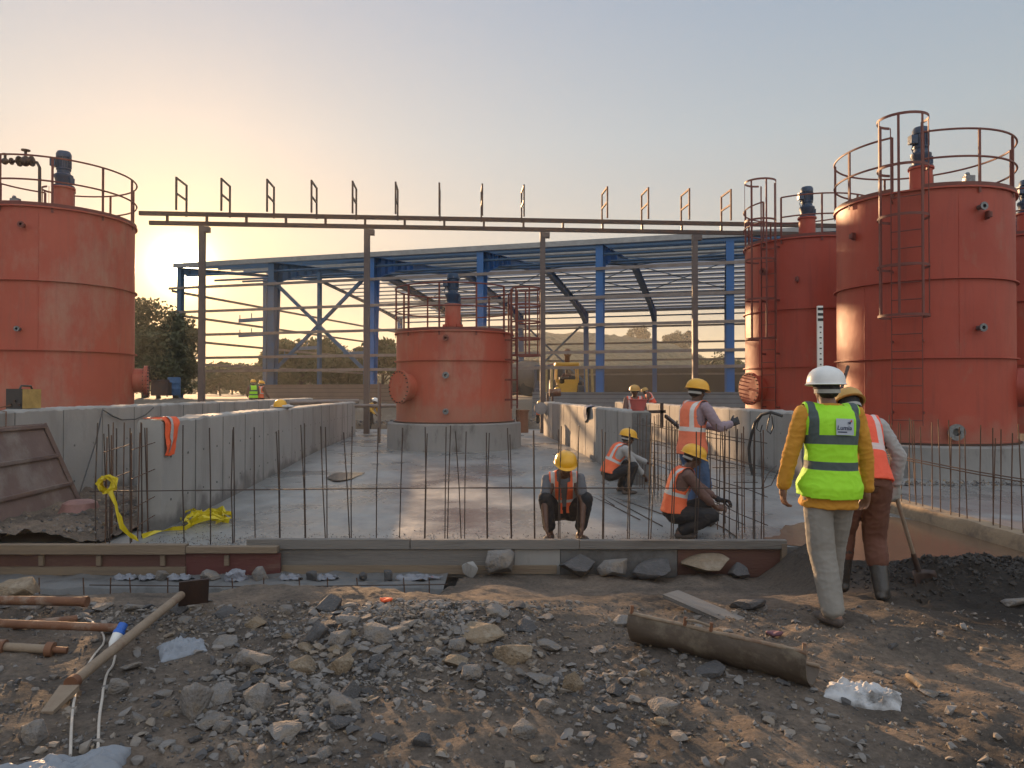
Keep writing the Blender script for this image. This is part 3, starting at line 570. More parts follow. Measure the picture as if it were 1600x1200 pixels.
# overflow pipe with valves above the left tank
tp = thing('overhead_pipe', 'dark bent pipe with two hand valves over the left tank', 'pipe', (-12.2, 16.6, 5.8))
mb = MB(); a = W(62, 330, 16.8); mb.tube([a, W(62, 262, 16.8), W(58, 254, 16.8), W(48, 252, 16.8), W(-60, 252, 16.8)], .035, 8); mb.build('pipe_run', M['steel'], tp, 50)
for px, r in ((40, .12), (8, .08)):
    mb = MB(); c = W(px, 252, 16.8); mb.ball(c, (r, r * .8, r)); mb.tube([c - V(.16, 0, 0), c - V(.13, 0, 0)], r, 10); mb.tube([c + V(.13, 0, 0), c + V(.16, 0, 0)], r, 10)
    mb.tube([c, c + V(0, 0, r * 2)], .03, 8); mb.tube([c + V(0, 0, r * 2), c + V(0, 0, r * 2.2)], r * .8, 10); mb.build('hand_valve', M['steel'], tp, 40)

# ---------------------------------------------------------------- blue portal shed
D = 40.0; E = Vector((.69, -.197, 0)).normalized(); Pn = Vector((-E.y, E.x, 0)); BAY = 7.17; SPAN = 36.0
O0 = V(.297 * D, D, 0); ZG = 1.3; ZE = EYE + 8.45; ZR = ZE + 1.9
shed = thing('steel_shed', 'large blue steel portal frame shed under construction behind the pits', 'building', tuple(O0 + V(0, 0, ZG)))
def sp(t, s, z): return O0 - E * (t * BAY) + Pn * s + V(0, 0, z)
def isec(mb, a, b, wid, d0, d1, side, tf=.03, tw=.02):
    """tapered I member between a and b (outer line), depth d0->d1 towards 'side' vector; flange across E"""
    a = Vector(a); b = Vector(b); side = Vector(side).normalized()
    for (o0, o1) in ((0, 0), (d0, d1)):
        p, q = a + side * o0, b + side * o1
        h = E * wid / 2; s = side * tf / 2
        mb.add([p - h - s, p + h - s, p + h + s, p - h + s, q - h - s, q + h - s, q + h + s, q - h + s], [(0, 1, 2, 3), (7, 6, 5, 4), (0, 4, 5, 1), (1, 5, 6, 2), (2, 6, 7, 3), (3, 7, 4, 0)])
    h = E * tw / 2
    mb.add([a - h, a + h, a + h + side * d0, a - h + side * d0, b - h, b + h, b + h + side * d1, b - h + side * d1], [(0, 1, 2, 3), (7, 6, 5, 4), (0, 4, 5, 1), (1, 5, 6, 2), (2, 6, 7, 3), (3, 7, 4, 0)])
def zr(s): return ZE + (ZR - ZE) * (1 - abs(s - SPAN / 2) / (SPAN / 2))
for t in range(-2, 6):
    wd = .42 if t < 5 else .3; hd = 1.0 if t < 5 else .35
    mb = MB(); isec(mb, sp(t, 0, ZG - .1), sp(t, 0, ZE), wd, .38 if t < 5 else .3, .85 if t < 5 else .35, Pn)
    mb.build('near_column', M['blue'] if t < 4 else M['bluedark'], shed, 0)
    mb = MB(); isec(mb, sp(t, SPAN, ZG - .1), sp(t, SPAN, ZE), wd, .38, .8, -Pn); mb.build('far_column', M['blue'], shed, 0)
    for q in (0, 1):
        S0 = 0 if q == 0 else SPAN; sg = 1 if q == 0 else -1
        A, B, C_ = sp(t, S0, ZE), sp(t, S0 + sg * 6, zr(6)), sp(t, SPAN / 2, ZR)
        mb = MB(); pr_ = [(0, 1.5), (1.2, 1.15), (2.6, .85), (4.4, .62), (7, .5), (18, .5)]
        for (sa, da), (sb, db) in zip(pr_[:-1], pr_[1:]): isec(mb, sp(t, S0 + sg * sa, zr(sa)), sp(t, S0 + sg * sb, zr(sb)), wd, hd * da, hd * db, V(0, 0, -1))
        for i in range(1, 7):
            p = sp(t, S0 + sg * i, zr(i)); dd = hd * np.interp(i, [0, 1.2, 2.6, 4.4, 7], [1.5, 1.15, .85, .62, .5]); mb.box(p - V(0, 0, dd / 2), (wd * .95, .012, dd), math.atan2(E.y, E.x))
        mb.build('rafter', M['blue'] if t < 4 else M['bluedark'], shed, 0)
    mb = MB(); p = sp(t, .2, ZG - .45); mb.box(p, (.8, .8, .7), math.atan2(E.y, E.x)); mb.build('footing', M['concrete'], shed, 0)
# eave beams, purlins
for s in (0, SPAN):
    mb = MB(); mb.beam(sp(-2.2, s - .1, zr(s) + .14), sp(5.05, s - .1, zr(s) + .14), .16, .3); mb.build('eave_beam', M['galv'], shed, 0)
for i in range(1, 24):
    s = SPAN * i / 24.0; mb = MB(); mb.beam(sp(-2.2, s, zr(s) + .12), sp(5.05, s, zr(s) + .16), .08, .13); mb.build('purlin', M['bluedark'] if i < 4 else M['galv'], shed, 0)
# eave strut tubes under the near eave
for (s, dz) in ((.3, -.55), (3.2, -.75), (6.4, -.7), (SPAN - .3, -.5)):
    mb = MB(); mb.tube([sp(-2.2, s, zr(s) + dz), sp(4.95, s, zr(s) + dz)], .075, 8); mb.build('strut_tube', M['bluedark'], shed, 60)
# laid roof sheets, strip by strip with open joints
for i in range(24):
    s0, s1 = SPAN * (i + .0) / 24 + .16, SPAN * (i + 1.) / 24 - .16
    ta, tb = (-2.2, 3.6 if i < 12 else 4.3)
    if i in (1, 3, 5, 6, 8): continue
    mb = MB(); z0_, z1_ = zr(s0) + .25, zr(s1) + .25
    mb.add([sp(ta, s0, z0_), sp(tb, s0, z0_), sp(tb, s1, z1_), sp(ta, s1, z1_), sp(ta, s0, z0_ + .03), sp(tb, s0, z0_ + .03), sp(tb, s1, z1_ + .03), sp(ta, s1, z1_ + .03)], [(0, 1, 2, 3), (7, 6, 5, 4), (0, 4, 5, 1), (1, 5, 6, 2), (2, 6, 7, 3), (3, 7, 4, 0)])
    mb.build('roof_sheet', M['sheet'], shed, 0)
# side girts near and far, gable girts
for z in (7.05, 5.42, 3.85, 2.3, 1.42):
    mb = MB(); mb.beam(sp(-2.2, -.12, z + EYE), sp(5.1, -.12, z + EYE), .07, .17); mb.build('side_girt', M['girt'], shed, 0)
for z in (6.9, 5.2, 3.4, 1.9):
    mb = MB(); mb.beam(sp(-2.2, SPAN + .12, z + EYE), sp(5.1, SPAN + .12, z + EYE), .07, .2); mb.build('far_girt', M['girt'], shed, 0)
for z in (6.9, 5.3, 3.6, 2.0):
    mb = MB(); mb.beam(sp(5.08, 0, z + EYE), sp(5.08, SPAN, z + EYE), .07, .17); mb.build('gable_girt', M['girt'], shed, 0)
for f in (.27, .5, .75):
    s = SPAN * f; mb = MB(); isec(mb, sp(5, s, ZG - .1), sp(5, s, zr(s) - .3), .3, .3, .3, Pn); mb.build('gable_post', M['bluedark'], shed, 0)
for (s, z) in ((.27, 5.9), (.27, 4.7), (.5, 4.1), (.75, 4.1), (.4, 3.2)):
    p = sp(5, SPAN * s, z + EYE); mb = MB(); mb.beam(p, p - E * 2.4 + V(0, 0, -.08), .12, .3); mb.beam(p - E * 1.2 + V(0, 0, .1), p - E * 1.2 + V(0, 0, .5), .06, .06, (1, 0, 0)); mb.beam(p - E * 2.3 + V(0, 0, .0), p - E * 2.3 + V(0, 0, .4), .06, .06, (1, 0, 0)); mb.build('crane_bracket', M['bluedark'], shed, 0)
# X bracing of bay 4 (near side) and 3 far
for (ta, tb, s, m) in ((4.03, 3.03, .2, 'bluedark'), (2.97, 2.03, SPAN, 'bluedark')):
    for q in (0, 1):
        mb = MB(); a = sp(ta, s, 7.5 + EYE if q else 1.1 + EYE); b = sp(tb, s, 1.1 + EYE if q else 7.5 + EYE); mb.beam(a, b, .16, .2); mb.build('cross_brace', M[m], shed, 0)
mb = MB(); isec(mb, sp(3.53, .2, ZG), sp(3.53, .2, 7.7 + EYE), .2, .22, .22, Pn); mb.build('brace_post', M['bluedark'], shed, 0)
for t in (.0, 1.0, 2.0, 3.0):
    for (s0, s1) in ((9, 18), (18, 27)):
        mb = MB(); mb.tube([sp(t, s0, zr(s0) - .1), sp(t + 1, s1, zr(s1) - .1)], .04, 6); mb.tube([sp(t + 1, s0, zr(s0) - .1), sp(t, s1, zr(s1) - .1)], .04, 6); mb.build('roof_brace', M['bluedark'], shed, 60)

# ---------------------------------------------------------------- pipe rack with stub frames over the pit end
M['rackp'] = mat('rack post', (.13, .105, .095), .6, .2, (.09, .07, .065), 2, .8, .1, 20)
rack = thing('pipe_rack', 'slender steel gantry with small upright frames along its long top beam', 'gantry', (-6, 29.5, 0))
def rk(px): # depth along the rack line
    Y0, x0 = 27.6, X(573, 27.6); d = V(1, .078, 0)
    u = (px - 800) / F; t = (u * Y0 - x0) / (1 - u * .078); return V(x0 + t, Y0 + .078 * t, 0)
ZT = EYE + 6.13
for px in (315, 573, 848, 1086):
    p = rk(px); mb = MB(); mb.beam(p + V(0, 0, FLOOR - .1), p + V(0, 0, ZT), .2, .2, (0, 1, 0)); mb.box(p + V(.12, 0, ZT - .12), (.3, .22, .2)); mb.build('post', M['rackp'], rack, 0)
for (z, dy, xa, xb) in ((ZT + .45, 0, 216, 1330), (ZT + .1, .0, 232, 1330)):
    mb = MB(); a, b = rk(xa), rk(xb); mb.beam(a + V(0, dy, z), b + V(0, dy, z), .12, .15); mb.build('top_beam', M['steel'], rack, 0)
    mb = MB(); mb.beam(a + V(0, dy + 1.3, z), b + V(0, dy + 1.3, z), .12, .15)
ty = V(-.078, 1, 0)
for px in (290, 358, 427, 494, 556, 621, 687, 752, 815, 941, 1003, 1065, 1128):
    p = rk(px) + V(0, 0, ZT + .35); f = bpy.data.objects.new('stub_frame', None); COL.objects.link(f); f.parent = rack; f.location = p - Vector(rack.location)
    a, b = p, p - ty * 1.0
    for q in (a, b):
        mb = MB(); mb.beam(q, q + V(0, 0, 1.18), .06, .06, (0, 1, 0)); mb.build('upright', M['steel'] if px < 900 else M['rust'], f, 0)
    for z in (.6, 1.15):
        mb = MB(); mb.beam(a + V(0, 0, z), b + V(0, 0, z), .05, .06); mb.build('crossbar', M['steel'] if px < 900 else M['rust'], f, 0)
for px in fr(260, 1130, 62):
    p = rk(px); mb = MB(); mb.beam(p + V(0, 0, ZT + .1), p + V(0, 0, ZT + .45), .08, .08, (0, 1, 0)); mb.build('cross_tie', M['steel'], rack, 0)
# ---------------------------------------------------------------- formwork and footing in front of the slab
def G(px, py):
    """where the sight line of a photo pixel meets the dirt"""
    y = 2.6
    while y < 7.9:
        p = W(px, py, y)
        if p.z <= hgt(p.x, y): return V(p.x, y, hgt(p.x, y))
        y += .03
    p = W(px, py, 7.9); return V(p.x, 7.9, hgt(p.x, 7.8))
def bar_px(mb, xa, xb, ya, yb, Y, th):
    a, b = W(xa, yb, Y), W(xb, ya, Y); mb.box(((a.x + b.x) / 2, Y + th / 2, (a.z + b.z) / 2), (b.x - a.x, th, abs(b.z - a.z)))
def wob(o, amp=.006, sc=3):
    for v in o.data.vertices:
        n_ = noise.noise_vector(v.co * sc); v.co += n_ * amp
fw = thing('formwork_boarding', 'long grey timber capped shutter along the front edge of the slab', 'formwork', (1, 8.1, -.3), 'shutter boards along the slab front')
for i, (a, b) in enumerate(((385, 640), (641.5, 905), (906, 1230))):
    mb = MB(); bar_px(mb, a, b, 843 + i * .8, 858, 8.12 - .006 * i, .08); mb.build('cap_timber', M['woodgrey'], fw, 0)
for i, (a, b, m) in enumerate(((432, 803, 'woodgrey'), (804, 875, 'concrete'), (876, 1058, 'concdark'), (1059, 1229, 'ply'))):
    mb = MB(); bar_px(mb, a, b, 858.5, 902, 8.15 + .01 * (i % 2), .04); mb.build('side_panel', M[m], fw, 0)
mb = MB(); bar_px(mb, 440, 870, 884, 897, 8.11, .035); mb.build('waler', M['wood'], fw, 0)
mb = MB(); bar_px(mb, 1222, 1230, 850, 900, 8.1, .1); mb.build('end_post', M['wood'], fw, 0)
fl = thing('formwork_boarding', 'red brown plywood shutter with timber battens at the front left', 'formwork', (-3.6, 8.0, -.3), 'shutter boards along the slab front')
mb = MB(); bar_px(mb, -160, 290, 867, 886, 8.06, .03); mb.build('side_panel', M['ply'], fl, 0)
mb = MB(); bar_px(mb, 290.5, 438, 865, 900, 8.055, .03); mb.build('side_panel', mat('red ply', (.13, .035, .03), .6, 0, (.09, .03, .025), 2, .9, .3, 30, (.2, .15, .11), 1.8, .62, .1, (.5, 1, 2)), fl, 0)
mb = MB(); bar_px(mb, -160, 289, 852, 866.5, 8.0, .1); mb.build('cap_timber', M['wood'], fl, 0)
mb = MB(); bar_px(mb, 290, 432, 855, 864.5, 8.0, .1); mb.build('cap_timber', M['wood'], fl, 0)
mb = MB(); bar_px(mb, -160, 289, 886.5, 899, 8.02, .07); mb.build('waler', M['wood'], fl, 0)
for px in (60, 150, 250, 350):
    mb = MB(); bar_px(mb, px, px + 7, 868, 884, 8.02, .035); mb.build('batten', M['wood'], fl, 0)
mb = MB()
ft = grid('footing_ledge', fr(-6.6, -.7, .05), [7.5, 7.53, 7.55, 7.6, 7.7, 7.8, 7.9, 8.0, 8.1, 8.2], lambda x, y: (-.78 if y < 7.51 else -.40 + .02 * fbm(x * 3, y * 3, 3)) if y < 7.56 else -.385 + .03 * fbm(x * 4, y * 4, 1), M['concdark'])
struct(ft)
# starter hooks of the footing
hk = thing('starter_bars', 'short rusty bars sticking out of the low footing ledge', 'rebar', (-3, 7.5, -.4))
for i, px in enumerate((62, 132, 172, 205, 262, 315, 365, 412, 470, 512, 560, 633, 671)):
    p = W(px, 915, 7.45); mb = MB(); mb.tube([p - V(0, 0, .16), p + V(rnd.uniform(-.02, .02), 0, .08)], .006, 6); mb.build('bar', M['rebarlit'], hk, 60)
mb = MB(); mb.tube([W(140, 914, 7.44), W(420, 917, 7.44), W(700, 913, 7.44)], .006, 6); mb.build('bar', M['rebar'], hk, 60)
mb = MB(); mb.tube([W(360, 946, 7.2), W(420, 930, 7.35), W(520, 905, 7.9)], .006, 6); mb.build('bar', M['rebar'], hk, 60)

# ---------------------------------------------------------------- reinforcement
def bar(pts, parent, m='rebar', r=.0068, name='bar'):
    mb = MB(); mb.tube(pts, r, 6); return mb.build(name, M[m], parent, 60)
rf = thing('rebar_row', 'row of vertical reinforcing bars along the front edge of the middle slab', 'rebar', (-1, 8.3, FLOOR))
BASE = [(152, 150), (172, 171), (287, 288), (328, 329), (363, 364), (366, 366), (397, 399), (434, 437), (438, 438), (471, 477), (474, 478), (500, 509), (509, 511), (539, 547), (551, 549), (589, 588), (630, 624), (669, 663), (667, 664), (696, 695), (702, 699), (712, 721), (730, 726), (762, 761), (764, 762), (795, 799), (799, 799.5), (836, 836), (833, 835), (872, 872), (877, 875), (902, 904), (942, 941), (947, 943), (981, 980), (986, 983), (1017, 1013), (1022, 1016), (1052, 1048), (1056, 1051), (1090, 1084), (1094, 1088), (1135, 1131), (1176, 1177), (1190, 1189)]
for i, (tx, bx) in enumerate(BASE):
    Y = 8.36 + .05 * ((i * 7) % 3); ty_ = 664 + (i * 37 % 9)
    a, b = W(bx, 843, Y), W(tx, ty_, Y + rnd.uniform(-.03, .06)); a.z = FLOOR - .05; bar([a, (a + b) / 2 + V(rnd.uniform(-.012, .012), rnd.uniform(-.02, .02), 0), b + V(rnd.uniform(-.02, .02), 0, rnd.uniform(-.06, .03))], rf)
bar([W(140, 768, 8.34), W(430, 765, 8.34), W(760, 762, 8.34), W(1192, 763, 8.34), W(1205, 758, 8.4), W(1216, 735, 8.5)], rf, r=.006)
bar([W(300, 766, 8.36), W(620, 762.5, 8.36), W(1000, 763, 8.36)], rf, r=.005)
rc = thing('rebar_cage', 'dense two layer rebar cage continuing the sunlit right wall', 'rebar', (2.5, 8.3, FLOOR))
y = 8.42; i = 0
while y < 13.4:
    for q in (0, 1):
        x = wx(2.09, 15, y) + .04 + q * .24
        if q == 1 and i % 3 == 2: continue
        a = V(x + rnd.uniform(-.02, .02), y + rnd.uniform(-.03, .03), FLOOR - .05); b = V(x + rnd.uniform(-.035, .035), y + rnd.uniform(-.05, .05), rnd.uniform(1.12, 1.24)); bar([a, b], rc, 'rebar' if rnd.random() < .6 else 'rebarlit')
    y += .205; i += 1
for q in (0, 1):
    for z in (.1, .42, .75, 1.03):
        x0_ = .035 + q * .25
        bar([V(wx(2.09, 15, yy) + x0_ + .02 * noise.noise(V(yy, z * 5, q)), yy, z + .03 * noise.noise(V(yy, z * 3, q + 4))) for yy in fr(8.35, 13.5, .4)], rc, 'rebar', .0055)
for k in range(7):
    yy = 8.6 + k * .7; x = wx(2.09, 15, yy); bar([V(x, yy, .55 + .1 * (k % 3)), V(x + .28, yy, .55 + .1 * (k % 3))], rc, r=.005)
bar([W(1190, 762, 8.6), W(1200, 740, 8.7), W(1213, 728, 8.8)], rc)
lc = thing('rebar_cage', 'rebar cage rising at the near end of the left wall, yellow tape tied to it', 'rebar', (-4.5, 8.4, FLOOR))
for i in range(13):
    yy = 8.35 + (i // 2) * .13; x = -4.32 - .03 * (i // 2) - (.3 if i % 2 else 0)
    a = V(x + rnd.uniform(-.03, .03), yy, FLOOR - .05); bar([a, a + V(rnd.uniform(-.04, .04), rnd.uniform(-.03, .03), rnd.uniform(1.25, 1.42))], lc, 'rebarlit' if i % 3 else 'rebar')
for z in (.05, .28, .62, .95):
    bar([V(-4.62, 8.33, z - .03), V(-4.66, 9.05, z + .02)], lc, 'rebarlit', .0055); bar([V(-4.3, 8.33, z), V(-4.42, 9.12, z + .03)], lc, 'rebarlit', .0055)
rr_ = thing('rebar_row', 'row of thin rusty starter bars standing in the low kerb on the right', 'rebar', (5.5, 9, 0))
y = 5.9; i = 0
while y < 12.5:
    x = 5.42 + SL * .4 * (y - 10) + .12; lean = .0 if y < 9.5 else .03 * math.sin(i * 2.1)
    a = V(x + rnd.uniform(-.02, .02), y, -.05); b = V(x + rnd.uniform(-.05, .03) + lean, y + rnd.uniform(-.06, .06) + lean, rnd.uniform(1.12, 1.28)); bar([a, (a + b) / 2 + V(rnd.uniform(-.01, .01), 0, 0), b], rr_, 'rebarlit', .0065)
    if i % 4 == 1: bar([a + V(.03, .06, 0), b + V(.05, .03, -.02 - .1 * (i % 3))], rr_, 'rebarlit', .006)
    y += rnd.choice((.15, .2, .24)); i += 1
for dz in (0, .03):
    bar([V(5.42 + SL * .4 * (yy - 10) + .1, yy, .64 + dz + .02 * math.sin(yy * 1.3)) for yy in fr(5.8, 12.4, .6)], rr_, 'rebarlit', .007)
# loose bars lying on the slab
lb = []
for i, (a, b) in enumerate((((905, 755), (1035, 822)), ((912, 770), (1000, 812)), ((930, 768), (1060, 812)), ((1110, 815), (1150, 838)), ((885, 745), (960, 790)))):
    def fl_(px, py):
        k = (EYE - FLOOR - .012) / (EYE - W(px, py, 1).z); return W(px, py, k)
    p, q = fl_(*a), fl_(*b); mb = MB(); mb.tube([p, (p + q) / 2 + V(.03, 0, 0), q], .007, 6); o = mb.build('loose_rebar', M['rebar'], None, 60, org=tuple(p))
    tag(o, ('longest loose bar on the slab, ending beside the cage worker', 'short loose bar lying between the two right squatting workers', 'loose bar nearest the right of the front squatting worker', 'short loose bar at the foot of the cage by the corner', 'loose bar behind the helmet of the front squatting worker')[i], 'rebar', 'loose bars on the slab')
def FLR(px, py, z=FLOOR):
    k = (EYE - z) / (EYE - W(px, py, 1).z); z += FZ(k) - FLOOR; k = (EYE - z) / (EYE - W(px, py, 1).z); return W(px, py, k)
# gravel strip near the slab edge is built with the rocks below

# ---------------------------------------------------------------- site clutter
def cloth(name, label, cat, m, fn, nu=18, nv=18, th=.006):
    """thin draped sheet: fn(u,v) -> point"""
    vs = []
    for i in range(nu + 1):
        for j in range(nv + 1):
            p = fn(i / nu, j / nv); vs.append(p)
    me = bpy.data.meshes.new(name); me.from_pydata([tuple(v) for v in vs], [], [(i * (nv + 1) + j, (i + 1) * (nv + 1) + j, (i + 1) * (nv + 1) + j + 1, i * (nv + 1) + j + 1) for i in range(nu) for j in range(nv)])
    me.materials.append(m); me.polygons.foreach_set('use_smooth', [True] * len(me.polygons)); o = bpy.data.objects.new(name, me); COL.objects.link(o)
    md = o.modifiers.new('solid', 'SOLIDIFY'); md.thickness = th; md = o.modifiers.new('sub', 'SUBSURF'); md.levels = 1; md.render_levels = 1
    return tag(o, label, cat) if label else o
def crump(p, a=.03, f=7, s=0): return V(*(Vector(p) + noise.noise_vector(Vector(p) * f + V(s, s, s)) * a + noise.noise_vector(Vector(p) * f * 2.3 + V(s, 3, s)) * a * .45))
# orange vest over the left wall end
def vfn(u, v):
    x = -4.62 + .42 * u; y = 9.2 + .38 * v
    if u < .62: return crump(V(x, y, 1.28), .02, 8)
    d = (u - .62) / .38; return crump(V(-4.33 + .03 * v, 9.22 + .34 * v * (1 - .5 * d), 1.27 - .46 * d), .03, 9)
M['orange'] = mat('orange hi-vis', (.85, .13, .035), .7, 0, (.72, .1, .03), 8, .8, .4, 60)
M['hivis'] = None
o = cloth('draped_vest', 'orange safety vest hung over the near end of the left wall', 'vest', M['orange'], vfn, 26, 16)
b = cloth('reflective_strip', None, None, M['band'], lambda u, v: vfn(.05 + .93 * u, .28 + .16 * v) + V(.012, -.004, .012), 26, 4, .003); b.parent = o
def rag(u, v):
    x = wx(2.09, 15, 18.6); a = (u - .35)
    return crump(V(x + (.05 + .25 * (u - .4) if u > .4 else -.015), 17.6 + .9 * v, 1.28 if u > .4 else 1.27 - .55 * (.4 - u) * (1.2 + v)), .05, 4)
cloth('rag', 'blue grey rag thrown over the top of the sunlit right wall', 'cloth', M['cloth_blue'], rag, 18, 14)
# tub on the end of the right wall
tb = thing('mortar_tub', 'red plastic mortar tub standing on the end of the right wall', 'tub', (wx(2.09, 15, 13.7) + .16, 13.72, 1.25))
mb = MB(); mb.lathe((wx(2.09, 15, 13.7) + .16, 13.72, 1.26), [(0, 0), (.11, 0), (.165, .2), (.18, .2), (.18, .215), (.16, .215), (.105, .012), (0, .012)], 28); mb.build('bowl', M['crate_red'], tb, 30)
# darker strip across the near end of the R1 wall
e = MB(); x = wx(2.09, 15, 13.5); e.box((x + .16, 13.46, .55), (.34, .07, 1.36)); eo = e.build('end_strip', M['concdark'], wallR1, 0); 
# steel posts at R1 near end: small pipe frame
pf = thing('angle_bracket_set', 'grey steel angle frame propped on the second sunlit wall', 'frame', (4.0, 15.5, 1.1))
for a, b in (((985, 644, 14.2), (1040, 643, 14.2)), ((1034, 630, 14.2), (1034, 668, 14.2)), ((1040, 650, 14.2), (1062, 668, 13.6))):
    mb = MB(); mb.beam(W(*a), W(*b), .05, .06); mb.build('angle_bar', M['steel'], pf, 0)
# welding set on the left wall
wy = 10.35; wxx = wx(-6.75, 11.2, wy) - .15
ws = thing('welding_set', 'small black and yellow welding set standing on the left wall top', 'welder', (wxx, wy, 1.36))
mb = MB(); mb.box((wxx - .02, wy, 1.51), (.2, .42, .27)); mb.build('casing', mat('welder yellow', (.5, .33, .1), .5), ws, 0)
mb = MB(); mb.box((wxx - .02, wy - .215, 1.51), (.215, .02, .28)); mb.box((wxx - .125, wy, 1.51), (.015, .4, .25)); mb.build('front_panel', M['black'], ws, 0)
mb = MB(); mb.tube([V(wxx, wy - .13, 1.645), V(wxx, wy - .1, 1.69), V(wxx, wy + .1, 1.69), V(wxx, wy + .13, 1.645)], .014, 8); mb.build('handle', M['black'], ws, 50)
for k in range(3):
    mb = MB(); mb.tube([V(wxx - .06 + .06 * k, wy - .225, 1.43 + .05 * (k % 2)), V(wxx - .06 + .06 * k, wy - .25, 1.43 + .05 * (k % 2))], .018, 10); mb.build('socket', M['steel'], ws, 40)
cb = MB(); cb.tube([V(wxx - .05, wy - .25, 1.42), V(wxx - .15, wy - .4, 1.38), V(wxx - .1, wy - .6, 1.385)] + [V(wx(-6.75, 11.2, 9.6) + .03, 9.6, 1.35), V(wx(-6.75, 11.2, 9.6) + .06, 9.55, .8), V(wx(-6.75, 11.2, 9.6) + .3, 9.4, .0)], .008, 6)
tag(cb.build('welding_cable', M['rust'], None, 60, org=(wxx, wy, 1.4)), 'thin brown cable hanging down the wall below the welding set', 'cable')
cb = MB(); pts = [(40, 800), (118, 790), (150, 690), (160, 640), (176, 650), (190, 656), (212, 655), (228, 648), (240, 637)]
cb.tube([W(px, py, wy_) for (px, py), wy_ in zip(pts, (9.7, 10.7, 11.6, 12.1, 12.6, 12.9, 13.4, 13.9, 14.2))], .011, 6)
tag(cb.build('power_cable', M['black'], None, 60, org=(-7, 12, 1)), 'black cable looped over the left wall and sagging to the ground', 'cable')
# leaning steel shutter
ls = thing('steel_shutter', 'rusty steel shutter panel leaning on the wall at the left edge', 'shutter', (-6.2, 9, FLOOR))
def lsp(y, f, o=0): return V(wx(-6.75, 11.2, y) + .42 * (1 - f) + .03 + o, y, FLOOR + 1.28 * f)
mb = MB(); vs = [lsp(7, 0), lsp(10.75, 0), lsp(10.45, 1), lsp(7, 1)]; d = V(-.025, 0, -.005); mb.add(vs + [v + d for v in vs], [(0, 1, 2, 3), (7, 6, 5, 4), (0, 4, 5, 1), (1, 5, 6, 2), (2, 6, 7, 3), (3, 7, 4, 0)])
M['rustpanel'] = mat('rusty panel', (.2, .13, .11), .8, .1, (.13, .09, .08), 1.6, 1, .4, 20, (.27, .24, .21), 1.2, .6, .12)
mb.build('skin', M['rustpanel'], ls, 0)
for f in (.02, .32, .64, .97):
    mb = MB(); mb.beam(lsp(7, f, .025), lsp(10.72 - .27 * f, f, .025), .05, .045); mb.build('rib', M['rustpanel'], ls, 0)
mb = MB(); mb.beam(lsp(10.75, 0, .025), lsp(10.45, 1, .025), .05, .05); mb.build('rib', M['rustpanel'], ls, 0)
# debris floor on the left between the walls
dg = grid('debris_ground', fr(-7.2, -4.66, .05), fr(8.24, 13, .05), lambda x, y: FLOOR + .04 + (.10 * sm(-4.7, -5.3, x) + .1 * abs(fbm(x * 2.5, y * 2.5, 3)) + .04 * fbm(x * 8, y * 8)) * sm(13, 12.2, y), M['dirt']); struct(dg)
mb = MB(); p = FLR(125, 790, .12); mb.lathe((p.x, p.y, .02), [(.24, 0), (.25, .02), (.2, .14), (.14, .17), (0, .175)], 26); o = mb.build('basin', mat('pink basin', (.28, .14, .12), .6), None, 40, org=tuple(p)); tag(o, 'overturned pinkish basin on the rubble beside the leaning shutter', 'basin')
# warning tape
def ribbon(mb, pts, wd, seed):
    vs = []; pts = [Vector(p) for p in pts]
    for i, p in enumerate(pts):
        a = seed + i * .9; d = V(math.cos(a) * .5, .3 * math.sin(a * 1.7), math.sin(a)).normalized() * wd / 2; vs += [p - d, p + d]
    n = len(pts); mb.add(vs, [(2 * i, 2 * i + 1, 2 * i + 3, 2 * i + 2) for i in range(n - 1)])
mb = MB(); R2 = random.Random(3)
c0 = W(167, 757, 8.3)
for k in range(9):
    a0 = R2.uniform(0, 6); ribbon(mb, [c0 + V(.1 * math.cos(a0 + j * .8) * R2.uniform(.5, 1), .05 * math.sin(j), .09 * math.sin(a0 + j * .8)) for j in range(9)], .05, k)
ribbon(mb, [W(170, 765, 8.28), W(178, 785, 8.28), W(186, 805, 8.28), W(190, 822, 8.28), W(203, 836, 8.3), W(215, 842, 8.3)], .07, 1)
ribbon(mb, [W(172, 765, 8.27), W(182, 790, 8.27), W(188, 815, 8.27), W(194, 830, 8.28)], .05, 3)
o = mb.build('warning_tape', M['tape'], None, 0, org=tuple(c0)); tag(o, 'crumpled yellow warning tape knotted to the left rebar cage', 'tape')
mb = MB()
for k in range(10):
    c = FLR(318 + R2.uniform(-18, 22), 812 + R2.uniform(-8, 10), FLOOR + .03); a0 = R2.uniform(0, 6)
    ribbon(mb, [c + V(.22 * math.cos(a0 + j * .7), .22 * math.sin(a0 + j * .7), .05 + .05 * math.sin(j * 1.9 + k)) for j in range(7)], .05, k)
ribbon(mb, [FLR(x, y, FLOOR + .03) for x, y in ((222, 838), (245, 830), (268, 826), (290, 825), (305, 815), (330, 812), (358, 814))], .06, 2)
o = mb.build('warning_tape', M['tape'], None, 0, org=tuple(FLR(300, 815))); tag(o, 'heap of yellow warning tape lying on the slab at the foot of the left wall', 'tape')
# hose over right wall
mb = MB(); q = lambda px, py: W(px, py, 15.0 - (px - 1160) * .012)
mb.tube([q(*a) for a in ((1222, 650), (1205, 644), (1190, 648), (1180, 660), (1174, 680), (1170, 700), (1172, 725), (1178, 750))], .03, 8); mb.tube([q(*a) for a in ((1204, 646), (1200, 660), (1198, 672), (1204, 678), (1208, 668), (1206, 650))], .012, 6); mb.tube([q(*a) for a in ((1190, 650), (1184, 660), (1182, 670), (1188, 675), (1191, 664))], .012, 6)
o = mb.build('hose', M['black'], None, 60, org=tuple(q(1190, 650))); tag(o, 'black hose looped down the sunlit wall behind the standing worker', 'hose')
